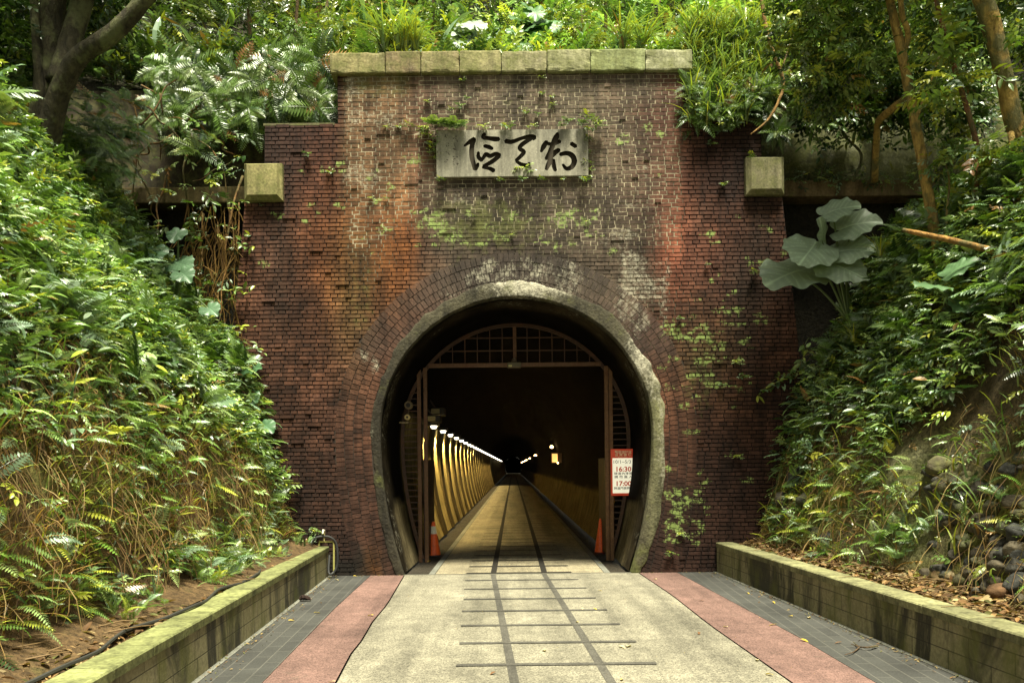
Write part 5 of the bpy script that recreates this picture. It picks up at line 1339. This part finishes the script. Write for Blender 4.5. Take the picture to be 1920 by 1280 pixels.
# grass tufts over the right wing and on the parapet
def tuft_mesh(n, L, seed, wts):
    g = Geo(); st = np.random.default_rng(seed); an = st.uniform(0, 6.28, n)
    Rm = frames(np.stack([np.cos(an), np.sin(an), .25 + 0 * an], 1), np.tile([0, 0, 1.0], (n, 1))); C = palette(n, wts); S = L * st.uniform(.5, 1.1, n); pk = st.integers(0, 3, n); T = st.normal(0, .03, (n, 3)) * np.array([1, 1, .2])
    for k in range(3): g.many(BLADE[k], Rm[pk == k], T[pk == k], S[pk == k], C[pk == k])
    return g.mesh('grass_tuft', M['leaf'])
TM = [tuft_mesh(60, .95, k, (.1, 1, 5, 4, 1.5, .5)) for k in range(3)]
for i in range(80):
    px = random.uniform(1295, 1460); py = random.uniform(60, 190); p = P(px, py, random.uniform(12.7, 13.5))
    put(random.choice(TM), 'grass_tuft', p, random.uniform(0, 6), random.uniform(.4, .8), 'long bright grass tuft beside the right end of the coping', 'grass tuft', 'grass tufts beside the right end of the coping', (0, -1, .4), .35)
for px, py, sc in ((745, 95, .85), (760, 96, .7), (720, 97, .8), (780, 96, .7), (1165, 92, .8), (1205, 92, .7)):
    p = P(px, py, 13.1); put(random.choice(TM), 'grass_tuft', p, random.uniform(0, 6), sc, 'arching grass tuft standing on the parapet behind the coping', 'grass tuft', 'grass tufts behind the coping')

g = Geo(); n = 2600; px = rng.uniform(1288, 1460, n); py = 60 + 185 * rng.random(n); py = np.where(px > 1400, np.minimum(py, 200), py)
p = np.array([P(a, b_, 12.75 - .45 * (b_ - 60) / 185 + random.uniform(-.12, .12)) for a, b_ in zip(px, py)])
scatter(g, 'blade', p[:1500], np.tile([0, -.8, .55], (1500, 1)), .42, (.1, 1, 5, 3, 2, .3), .6, .2, .6, (0, .1))
scatter(g, 'sprig', p[1500:], np.tile([0, -.8, .55], (n - 1500, 1)), .17, (.3, 2, 5, 2, 3, .1), .7, .2, .6, (0, .15))
tag(g.build('trailing_weeds', M['leaf']), 'bright trailing grass and weeds spilling over the right wing of the portal', 'weeds', None, 'stuff')
# wall sprigs on the brickwork
def sprig_clump(n, L, seed, wts, kind='sprig'):
    g = Geo(); st = np.random.default_rng(seed); an = st.uniform(-1.4, 1.4, n) ; 
    d = np.stack([np.sin(an), -.8 - .3 * st.random(n), .55 * np.cos(an) - .35], 1)
    Rm = frames(d, np.tile([0, -.5, 1.0], (n, 1)) + st.normal(0, .3, (n, 3))); C = palette(n, wts); S = L * st.uniform(.6, 1.15, n)
    pr_ = FROND if kind == 'frond' else SPRIG; pk = st.integers(0, 4, n)
    for k in range(4): g.many(pr_[k], Rm[pk == k], st.normal(0, .02, (int((pk == k).sum()), 3)), S[pk == k], C[pk == k])
    return g.mesh('wall_plant', M['leaf'])
WM = [sprig_clump(7, .14, k, (.5, 3, 4, 4, 1, .1)) for k in range(4)]
WF = [sprig_clump(12, .36, 10 + k, (.5, 3, 5, 1, 3, .1), 'frond') for k in range(2)]
top_edge = 'small leafy weed rooted along the top edge of the stone tablet'; side = 'small leafy weed climbing the side of the stone tablet'; under = 'tiny weed under the stone tablet'; scat = 'tiny weed rooted in the brick joints'
plants = [(868, 238, .8, top_edge), (905, 238, .9, top_edge), (950, 236, 1.1, top_edge), (990, 238, .5, top_edge), (1000, 235, .5, top_edge), (1050, 236, .8, top_edge), (1065, 228, 1.1, top_edge), (1090, 232, 1.0, top_edge), (1108, 226, 1.4, top_edge), (1112, 240, 1.2, top_edge), (1120, 232, .9, top_edge),
          (800, 240, 1.0, side), (805, 255, 1.1, side), (808, 270, 1.0, side), (812, 285, .8, side), (815, 296, .7, side), (796, 248, .8, side), (1106, 262, .8, side), (1104, 285, .6, side), (1105, 305, .7, side), (1106, 318, .8, side),
          (983, 318, 1.3, 'bright weed growing out of the middle carved character'), (980, 336, .8, under), (830, 336, .6, under), (942, 337, .6, under), (1016, 335, .5, under), (1057, 335, .5, under), (1095, 335, .9, under),
          (875, 185, .7, scat), (865, 200, .9, scat), (850, 205, .6, scat), (1015, 145, .6, scat), (1015, 175, .6, scat), (1037, 181, .5, scat), (1036, 195, .5, scat), (868, 150, .6, scat), (770, 235, .7, scat), (750, 237, .6, scat), (725, 238, .5, scat), (985, 210, .6, scat), (1010, 215, .6, scat), (800, 190, .5, scat),
          (580, 290, .8, scat), (620, 322, .7, scat), (490, 385, .4, scat), (728, 372, .5, scat), (695, 371, .5, scat), (1330, 270, .9, scat), (1405, 295, .9, scat), (1355, 345, .6, scat), (1415, 510, .9, scat), (1272, 596, .7, scat), (1380, 678, .8, scat), (1390, 705, 1.0, scat), (1350, 720, .6, scat), (1385, 855, .7, scat), (1325, 495, .5, scat), (1445, 845, .7, scat), (1100, 415, .4, scat), (960, 440, .4, scat), (890, 405, .4, scat), (600, 995, .8, scat), (585, 990, .7, scat), (1275, 1000, .6, scat), (1260, 1035, .8, scat)]
grp = {top_edge: 'weeds along the top edge of the tablet', side: 'weeds on the sides of the tablet', under: 'weeds under the tablet', scat: 'weeds in the brick joints'}
for px, py, sc, lab in plants:
    p = P(px, py, YW - (.10 if lab in (top_edge, under) else .03)); put(random.choice(WM), 'wall_plant', p, random.uniform(-.5, .5), sc * random.uniform(.85, 1.1), lab, 'plant', grp.get(lab))
for px, py, sc in ((822, 236, 1.0), (838, 240, .9), (855, 238, 1.0), (808, 234, .7)):
    put(random.choice(WF), 'wall_fern', P(px, py, YW - .08), random.uniform(-.3, .3), sc, 'pale drooping fern at the upper left corner of the stone tablet', 'fern', 'ferns on the corner of the tablet')
# leafy twigs reaching across the brick edges
def leafy_twig(px0, py0, tips, Y, lab, wts, L=.11, n=7):
    a = P(px0, py0, Y); t = thing('leafy_twig', lab, 'twig', a); g = Geo(); lg = Geo()
    for tx_, ty_ in tips:
        b = P(tx_, ty_, Y - .25); m = (a + b) / 2 + rng.normal(0, .05, 3)
        g.tube([a, m, b], [.008, .006, .003], 5, (.20, .12, .045), sub=4)
        pts, _ = smooth(np.array([a, m, b]), np.array([1., 1, 1]), 8)
        k = rng.integers(6, len(pts), n); T = pts[k]; Rm = frames(rng.normal(0, 1, (n, 3)) + np.array([0, -.5, .1]), rng.normal(0, .3, (n, 3)) + np.array([0, -.4, .8])); lg.many(LEAF, Rm, T, L * rng.uniform(.6, 1.3, n), palette(n, wts))
    g.build('stem', M['bark'], t); lg.build('foliage', M['leaf'], t)
yw = (.2, 1.5, 4, 4, 1, .2)
leafy_twig(420, 480, [(470, 440), (455, 455), (440, 430), (480, 462)], 12.45, 'twig with yellow-green leaves crossing the edge of the brickwork, the topmost', yw)
leafy_twig(415, 560, [(488, 532), (470, 545), (450, 540)], 12.4, 'twig with yellow-green leaves crossing the edge of the brickwork, the middle one', yw)
leafy_twig(400, 620, [(480, 612), (495, 650), (455, 640), (500, 665), (470, 690)], 12.35, 'sparse twig with small leaves trailing low across the brickwork edge', yw, .09)
leafy_twig(1510, 690, [(1460, 715), (1430, 730), (1420, 742), (1445, 725), (1480, 705)], 12.4, 'pale leafy twig reaching over the right edge of the brickwork', (.3, 2, 4, 1, 4, .1), .13, 9)
leafy_twig(1525, 660, [(1500, 690), (1490, 710), (1505, 640)], 12.4, 'small leafy twig in the dark gap beside the right edge of the brickwork', (.5, 3, 4, 1, 2, .1), .12, 7)

# ---------------------------------------------------------------- elephant-ear plants
def big_leaf(g, tip, base, size, normal, col):
    """heart-shaped wavy leaf blade: base = petiole joint, tip direction"""
    y = tip / np.linalg.norm(tip); z = normal - y * (normal @ y); z /= np.linalg.norm(z); x = np.cross(y, z)
    nu, nv = 73, 17; th = np.linspace(-math.pi, math.pi, nu); V, C = [], []; ph = float(size * 57 + base[0] * 9)
    for k in range(nv):
        f = k / (nv - 1)
        heart = np.where(np.abs(th) > 2.7, .55 + .45 * np.abs(np.cos((np.abs(th) - 2.7) / .44 * math.pi / 2)), 1.0)
        rad = .5 * (1 - .16 * np.cos(th)) * heart * (1 + .30 * np.exp(-(th / .34) ** 2)) * (1 + (.035 * np.abs(np.sin(th * 8 + ph)) + .015 * np.sin(th * 21 + ph)) * f) * f
        u = rad * np.sin(th) * .98; v = rad * np.cos(th) + .10
        w = .16 * np.abs(u) - .30 * u * u - .22 * np.clip(v, 0, 1) ** 2 - .10 * np.clip(-v, 0, 1) + .035 * np.sin(th * 8 + ph) * f ** 3 + .02 * np.sin(u * 9 + ph) * f
        V.append(base + (u[:, None] * x + v[:, None] * y + w[:, None] * z) * size)
        side = np.abs(((v - .62 * np.abs(u)) * 8 + .5) % 1 - .5); vein = np.maximum(np.exp(-(u / .014) ** 2), .6 * np.exp(-(side / .09) ** 2))
        C.append(np.array(col)[None] * (1 + .8 * vein[:, None]) * (.82 + .36 * vnoise(np.stack([u, v, 0 * u + ph], 1), 5, 3))[:, None])
    g.grid(np.array(V), np.array(C))
def ear_plant(label, root, leaves, Y, group=None, col=(.24, .30, .215)):  # default leaf colour lifted pale, sky sheen painted in
    r0 = P(*root, Y + .25); t = thing('elephant_ear', label, 'plant', r0, group)
    for px, py, w, tipx, tipy, up in leaves:
        c_ = P(px, py, Y + random.uniform(-.2, .15)); size = w * Y / F * 1.12
        tip = np.array([tipx, -.55, tipy]); g = Geo(); cc_ = np.array(col) * random.uniform(.8, 1.15)
        base = c_ - tip / np.linalg.norm(tip) * size * .12
        big_leaf(g, tip, base, size, np.array([0, -.75, up]), cc_); o = g.build('leaf', M['bigleaf'], t, smooth=True)
        g = Geo(); m = (r0 + base) / 2 + np.array([0, .05, .10]); g.tube([r0, m, base + np.array([0, .02, -.02])], [.022, .016, .011], 7, (.10, .15, .05), sub=5); g.build('stalk', M['bigleaf'], t, smooth=True)
ear_plant('large pale elephant-ear plant spreading from the dark gap beside the brick wall', (1590, 600), [(1572, 392, 64, .9, .15, .6), (1605, 420, 74, .9, .1, .5), (1518, 470, 92, -.5, -.5, .55), (1600, 468, 78, .8, -.1, .6), (1582, 503, 84, .7, -.5, .6), (1482, 512, 118, -.9, -.35, .95), (1542, 440, 60, -.2, .5, .5)], 11.4)
ear_plant('elephant-ear plant half hidden behind the slanting branch on the right bank', (1830, 620), [(1745, 535, 62, -1, -.1, 1.6), (1815, 570, 66, -.9, -.45, 1.3), (1800, 500, 60, .9, .5, 1.2), (1890, 465, 70, .9, .2, 1.2)], 8.8, col=(.075, .14, .06))
ear_plant('elephant-ear plant with long glossy leaves low on the left bank', (60, 760), [(60, 670, 54, .6, -.8, .5), (125, 650, 58, .9, -.45, 1.6), (25, 730, 44, .7, -.4, 1.5), (15, 800, 42, .7, -.5, 1.4)], 7.5, col=(.085, .16, .085))
ear_plant('small heart-leaved plant at the crest of the left bank beside the vines', (330, 560), [(290, 475, 46, .3, -.6, .6), (340, 495, 50, .9, -.3, .6), (345, 515, 40, .8, -.6, .6), (395, 580, 36, .7, -.5, .6), (330, 440, 36, -.2, -.7, .6)], 10.9, col=(.085, .155, .085))
ear_plant('young heart-leaved plant low beside the brick wall on the left bank', (440, 780), [(470, 745, 36, .7, -.4, .6), (500, 800, 34, .8, -.4, .6), (455, 700, 30, .6, .2, .5), (480, 690, 26, .7, .1, .5), (415, 640, 40, .7, -.4, .6)], 11.7, col=(.06, .13, .06))
for k, (px, py) in enumerate(((900, 75), (985, 60), (1010, 40), (880, 85), (1000, 90))):
    p0 = (px, py + 20); lab = ('broad-leaved plant with whitish drooping leaves behind the coping', 'dark broad-leaved plant standing above the middle of the coping', 'tall broad-leaved plant high on the slope above the coping', 'whitish broad-leaved plant low behind the coping', 'broad-leaved plant with shiny leaves close behind the coping')[k]
    ear_plant(lab, p0, [(px + random.uniform(-28, 28), py + random.uniform(-28, 16), random.uniform(26, 44), random.uniform(-1, 1), random.uniform(-1, .3), .7) for _ in range(7)], 13.9, col=(.26, .32, .26) if k in (0, 3) else (.07, .15, .05))
for px, py, Y in ((1600, 640, 11.2), (1650, 480, 11.0)):
    p = P(px, py, Y); put(TM[0], 'lily_clump', p, 0, .38, 'bright strap-leaved clump on the upper right bank' if py < 500 else 'bright upright strap-leaved plant in the dark gap of the right bank', 'plant', None)

# ---------------------------------------------------------------- trees
def crown_leaves(g, centres, rads, n, L, wts, proto=SPRIG, seedtone=120):
    cen = np.array(centres); k = rng.integers(0, len(cen), n); d = rng.normal(0, 1, (n, 3)); d /= np.linalg.norm(d, axis=1, keepdims=True)
    T = cen[k] + d * (rng.random(n) ** .5)[:, None] * np.array(rads)[k][:, None] * np.array([1, 1, .6])
    Rm = frames(rng.normal(0, 1, (n, 3)) * np.array([1, 1, .5]) + np.array([0, 0, -.15]), rng.normal(0, .35, (n, 3)) + np.array([0, 0, 1])); C = palette(n, wts) ; S = L * rng.uniform(.6, 1.2, n); pk = rng.integers(0, len(proto), n)
    for i, p in enumerate(proto): g.many(p, Rm[pk == i], T[pk == i], S[pk == i], C[pk == i])
def tree(name, label, base, limbs, crown, n, L, wts, col, group=None):
    t = thing(name, label, 'tree', base, group)
    g = Geo()
    for pts, r in limbs: g.tube(pts, r, 12, col, sub=6, bump=.16, seed=int(abs(base[0]) * 100) % 91)
    g.build('trunk', M['bark'], t, smooth=True)
    if crown:
        g = Geo(); crown_leaves(g, [c[:3] for c in crown], [c[3] for c in crown], n, L, wts); g.build('crown', M['leaf'], t)
    return t
Q = lambda px, py, Y: P(px, py, Y)
brn = (.040, .034, .018); tanb = (.34, .225, .065)
b = Q(95, 290, 9.7)
limbs = [([Q(75, 310, 9.75), Q(100, 215, 9.6), Q(118, 160, 9.5), Q(150, 105, 9.4), Q(215, 60, 9.3), Q(290, -25, 9.2), Q(350, -130, 9.1)], [.15, .13, .12, .11, .10, .09, .08]),
         ([Q(70, 300, 9.8), Q(85, 180, 9.7), Q(95, 90, 9.75), Q(100, -20, 9.8), Q(90, -160, 9.9)], [.17, .15, .15, .14, .12]),
         ([Q(110, 160, 9.6), Q(135, 70, 9.7), Q(160, -20, 9.8), Q(190, -120, 9.9)], [.14, .13, .12, .1]),
         ([Q(80, 240, 9.6), Q(72, 130, 9.55), Q(66, 40, 9.6), Q(60, -60, 9.7)], [.06, .055, .05, .04])]
for a in (): limbs.append(([Q(100, 205, 9.55), Q((100 + a[0]) / 2 + 8, (205 + a[1]) / 2, 9.35), Q(a[0], a[1], 9.3), Q(a[0] + 12, a[1] + 28, 9.35)], [.05, .035, .022, .01]))
tree('leaning_tree', 'big dark forked tree with exposed roots leaning from the top of the left bank', b, limbs,
     [(*Q(20, 60, 10.8), .8), (*Q(-80, 10, 9.5), 1.0), (*Q(180, -110, 9.6), .9), (*Q(-160, 120, 8.6), 1.0), (*Q(60, -220, 9.5), 1.5), (*Q(60, -430, 9.6), 1.5), (*Q(-80, -250, 10.2), 1.4), (*Q(230, -260, 10.2), 1.0), (*Q(15, 150, 10.8), .5), (*Q(170, 20, 11.4), .6)], 3000, .30, (6, 3, .6, .5, 1, .1), brn)  # highest leaf clusters are out of view, added to shade the upper left
tree('slender_tree', 'slender tan-barked tree rising from the right bank with a forked top', Q(1765, 520, 10.0),
     [([Q(1768, 530, 10.0), Q(1750, 420, 10), Q(1732, 320, 10), Q(1714, 220, 10), Q(1697, 130, 10), Q(1682, 60, 10), Q(1664, -20, 10), Q(1640, -150, 9.9)], [.075, .066, .063, .061, .058, .055, .05, .04]), ([Q(1698, 95, 10), Q(1702, 60, 9.9), Q(1690, 20, 9.85), Q(1688, -60, 9.8)], [.036, .034, .034, .03]),
      ([Q(1716, 230, 10), Q(1760, 110, 10.3), Q(1780, 40, 10.5)], [.02, .013, .008]), ([Q(1706, 180, 10.05), Q(1660, 215, 10.6), Q(1645, 240, 11.2), Q(1640, 340, 11.8)], [.05, .05, .045, .05])],
     [(*Q(1550, 110, 10.4), .7), (*Q(1620, 30, 10.7), .6), (*Q(1600, 140, 11.0), .55), (*Q(1520, 30, 10.2), .7), (*Q(1750, 30, 11.2), .6), (*Q(1600, -80, 9.8), .9), (*Q(1720, -110, 10), .9), (*Q(1550, 180, 11.0), .45), (*Q(1650, -230, 9.8), 1.3),], 2200, .24, (3, 5, 3, 2.5, .5, .1), tanb)  # top cluster is unseen, added to cast shade on the right flank
tree('gnarled_tree', 'thick golden-brown gnarled tree trunk at the right edge of the cutting', Q(1935, 300, 9.3),
     [([Q(1950, 330, 9.3), Q(1915, 265, 9.3), Q(1897, 210, 9.3), Q(1880, 130, 9.25), Q(1862, 60, 9.2), Q(1838, -20, 9.1), Q(1800, -140, 9)], [.13, .115, .098, .095, .10, .105, .095]), ([Q(1895, 250, 9.2), Q(1902, 280, 9.1), Q(1925, 295, 9.1)], [.035, .04, .035])],
     [(*Q(1900, -40, 10.4), .6), (*Q(1800, 50, 10.8), .5), (*Q(1975, 60, 9.8), .6), (*Q(1820, -170, 9), 1.2), (*Q(1990, 180, 9.8), .6), (*Q(2070, 40, 8.6), .9), (*Q(1900, -270, 9.2), 1.4)], 1700, .24, (4, 4, 2, 2.5, .4, .1), tanb)  # extra foliage above the view, put in to darken the upper right
tree('thin_tree', 'thin reddish sapling between the slender tree and the gnarled trunk', Q(1812, 455, 9.6),
     [([Q(1812, 470, 9.6), Q(1822, 400, 9.6), Q(1835, 300, 9.6), Q(1815, 210, 9.6), Q(1790, 130, 9.6), Q(1760, 20, 9.6), Q(1745, -60, 9.6)], [.035, .032, .03, .03, .03, .028, .02])],
     [(*Q(1790, 140, 9.4), .4), (*Q(1760, 175, 9.3), .35), (*Q(1775, 80, 9.5), .45), (*Q(1870, 290, 9.2), .35), (*Q(1770, -40, 9.5), .6)], 260, .26, (1, 3, 3, 5, .5, .1), (.20, .095, .045))
tree('thin_tree', 'young shoot with whorled leaves in front of the slender tree', Q(1775, 480, 9.8), [([Q(1790, 500, 9.8), Q(1775, 420, 9.8), Q(1780, 340, 9.8), Q(1765, 280, 9.75)], [.02, .016, .012, .008])],
     [(*Q(1775, 275, 9.7), .22), (*Q(1760, 305, 9.7), .18), (*Q(1795, 295, 9.7), .18)], 60, .2, (1, 3, 3, 2, 2, .1), (.22, .17, .06))
tree('thin_tree', 'mossy grey sapling growing up the stained wall behind the slender tree', Q(1640, 335, 12.5), [([Q(1638, 345, 12.55), Q(1645, 240, 12.5), Q(1665, 200, 12.3), Q(1700, 165, 12.1)], [.06, .05, .045, .04]), ([Q(1600, 340, 12.6), Q(1615, 290, 12.6), Q(1580, 250, 12.5), Q(1600, 225, 12.5)], [.02, .02, .02, .02])],
     [(*Q(1700, 130, 12.0), .5), (*Q(1740, 90, 12.0), .6)], 160, .26, (4, 4, 1.5, 1, .5, .1), (.11, .11, .06))
g = Geo(); g.tube([Q(1960, 497, 8.6), Q(1880, 475, 8.6), Q(1790, 452, 8.7), Q(1735, 440, 8.7), Q(1692, 431, 8.75)], [.042, .038, .034, .03, .022], 8, (.30, .16, .045), sub=6, bump=.15)
tag(g.build('slanting_branch', M['bark'], org=tuple(Q(1800, 455, 8.7)), smooth=True), 'bare golden-brown branch slanting across the slender tree trunk', 'branch')
g = Geo(); g.tube([Q(1425, -20, 11.6), Q(1440, 70, 11.6), Q(1468, 150, 11.7), Q(1462, 185, 11.7), Q(1440, 225, 11.7), Q(1408, 252, 11.7)], [.03, .028, .026, .024, .02, .01], 7, (.26, .15, .05), sub=6); g.tube([Q(1466, 130, 11.7), Q(1490, 60, 11.8), Q(1520, 20, 11.9)], [.012, .01, .006], 5, (.2, .13, .06), sub=4)
tag(g.build('drooping_branch', M['bark'], org=tuple(Q(1440, 100, 11.6)), smooth=True), 'thin tan branch drooping over the right wing of the portal', 'branch')
sap = [(540, 150, 560, -40, 13.6, 'thin sapling behind the upper left of the portal'), (600, 90, 615, -40, 14.0, 'sapling with yellow-green leaves left of the coping end'), (805, 80, 812, -40, 14.6, 'bare thin stem above the coping near the arching grass'), (1135, 70, 1128, -60, 14.4, 'dark thin stem above the right half of the coping'), (1085, 85, 1090, 20, 13.7, 'low bush of acid yellow leaves above the coping'), (640, 80, 640, 30, 13.6, 'yellow-green bush beside the left end of the coping'), (470, 60, 450, -60, 14.2, 'dark sapling in the undergrowth above the left recess')]
for x0, y0, x1, y1, Y, lab in sap:
    yl = 'yellow' in lab
    tree('bush' if 'bush' in lab else 'sapling', lab, Q(x0, y0 + 20, Y), [([Q(x0, y0 + 25, Y), Q((x0 + x1) / 2 + 4, (y0 + y1) / 2, Y), Q(x1, y1, Y)], [.035, .03, .02])], [(*Q(x1 + random.uniform(-20, 20), y1 + random.uniform(0, 30), Y - .2), .35), (*Q((x0 + x1) / 2, (y0 + y1) / 2, Y - .2), .32), (*Q(x0 + 25, y0 - 5, Y - .25), .25)], 130, .2, (.2, 2, 4, 7, .5, .1) if yl else (1, 4, 3, 1, 1, .1), (.15, .10, .05))

# ---------------------------------------------------------------- vines in the left recess
rv = random.Random(9)
vl = [(250, 190, 262, 480), (262, 235, 330, 150), (265, 230, 345, 225), (275, 200, 355, 270), (330, 250, 255, 290), (300, 175, 300, 300), (350, 290, 345, 420), (400, 360, 330, 500), (280, 270, 250, 330), (440, 300, 360, 340), (455, 330, 410, 560), (430, 380, 395, 600), (415, 300, 440, 520), (380, 400, 420, 590), (448, 380, 400, 640), (405, 420, 400, 640), (390, 440, 360, 540), (460, 470, 420, 620), (250, 300, 300, 420), (310, 330, 290, 470), (265, 160, 410, 300), (370, 230, 440, 290), (420, 250, 350, 330), (390, 200, 300, 280)]
for a, b_, c_, d in vl:
    Y = rv.uniform(12.3, 12.7); g = Geo(); n = 6; pts = []
    for i in range(n):
        t = i / (n - 1); p = P(a + (c_ - a) * t + rv.uniform(-9, 9) * (0 < i < n - 1), b_ + (d - b_) * t + rv.uniform(-6, 6) * (0 < i < n - 1), Y + .15 * math.sin(t * 3 + a)); pts.append(p)
    g.tube(pts, np.linspace(1, .55, n) * rv.uniform(.010, .022), 5, np.array((.25, .135, .045)) * rv.uniform(.5, 1.15), sub=4)
    tag(g.build('bare_vine', M['bark'], org=tuple(pts[0]), smooth=True), 'bare brown vine crossing the dark recess beside the left wing', 'vine', 'bare vines in the left recess')
g = Geo()
for i in range(150):
    a, b_ = rv.uniform(350, 450), rv.uniform(380, 560); c_, d = a + rv.uniform(-50, 30), b_ + rv.uniform(30, 130); Y = rv.uniform(12.2, 12.65)
    g.tube([P(a, b_, Y), P((a + c_) / 2 + rv.uniform(-14, 14), (b_ + d) / 2, Y + rv.uniform(-.1, .1)), P(c_, d, Y)], [.006, .006, .004], 4, np.array((.24, .14, .04)) * rv.uniform(.4, 1.2), sub=3, caps=False)
tag(g.build('vine_tangle', M['straw']), 'tangle of dry golden vine stems at the edge of the brickwork', 'vines', None, 'stuff')
g = Geo(); n = 130; px = rng.uniform(255, 470, n); py = rng.uniform(230, 620, n)
p = np.array([P(a, b_, random.uniform(12.2, 12.8)) for a, b_ in zip(px, py)])
scatter(g, 'sprig', p, np.tile([.1, -.9, .4], (n, 1)), .26, (2, 4, 3, 2.5, 1, .3), .5, .5, .5, (0, .1))
tag(g.build('recess_leaves', M['leaf']), 'scattered small leaves clinging to the dark left recess', 'leaves', None, 'stuff')
g = Geo(); n = 1500; px = rng.uniform(1465, 1840, n); py = 270 - 95 * rng.random(n) ** .6 + rng.uniform(-45, 22, n)
p = np.array([P(a, b_, random.uniform(12.3, 12.85)) for a, b_ in zip(px, py)]); m = fbm(p, 1.3, 140) > .36
scatter(g, 'sprig', p[m], np.tile([0, -.9, .4], (int(m.sum()), 1)), .30, (4, 4, 2, 2, 1, .2), .5, .5, .6, (0, .3))
px = rng.uniform(1480, 1780, 120); py = rng.uniform(325, 350, 120); p = np.array([P(a, b_, 12.72) for a, b_ in zip(px, py)])
scatter(g, 'sprig', p, np.tile([0, -.8, .6], (120, 1)), .16, (3, 4, 2, 2, 1, .2), .5, .3, .6, (0, .05))
tag(g.build('overhang_leaves', M['leaf']), 'dark leaves hanging over the stained wall behind the trees', 'leaves', None, 'stuff')
g = Geo(); y0 = Q(165, 800, 7.5); g.many(LEAFN, frames(np.array([[.1, -.1, -1.0], [.3, -.2, -1]]), np.array([[1, -.3, .1], [.6, -.8, 0]])), np.array([Q(170, 770, 7.2), Q(173, 775, 7.2)]), np.array([.24, .2]), np.array([(.5, .26, .035), (.42, .2, .03)]))
tag(g.build('dead_leaf', M['straw'], org=tuple(Q(170, 790, 7.2))), 'hanging orange-brown dead leaf on the left bank', 'leaf')
g = Geo(); a = P(592, 222, 12.75); g.tube([P(586, 222, 12.75), P(586, 180, 12.75), P(591, 163, 12.75), P(597, 180, 12.75), P(598, 222, 12.75)], .022, 7, (.33, .22, .10), sub=5)
tag(g.build('bent_vine', M['bark'], org=tuple(a), smooth=True), 'pale bent stem looping above the left wing of the portal', 'vine')
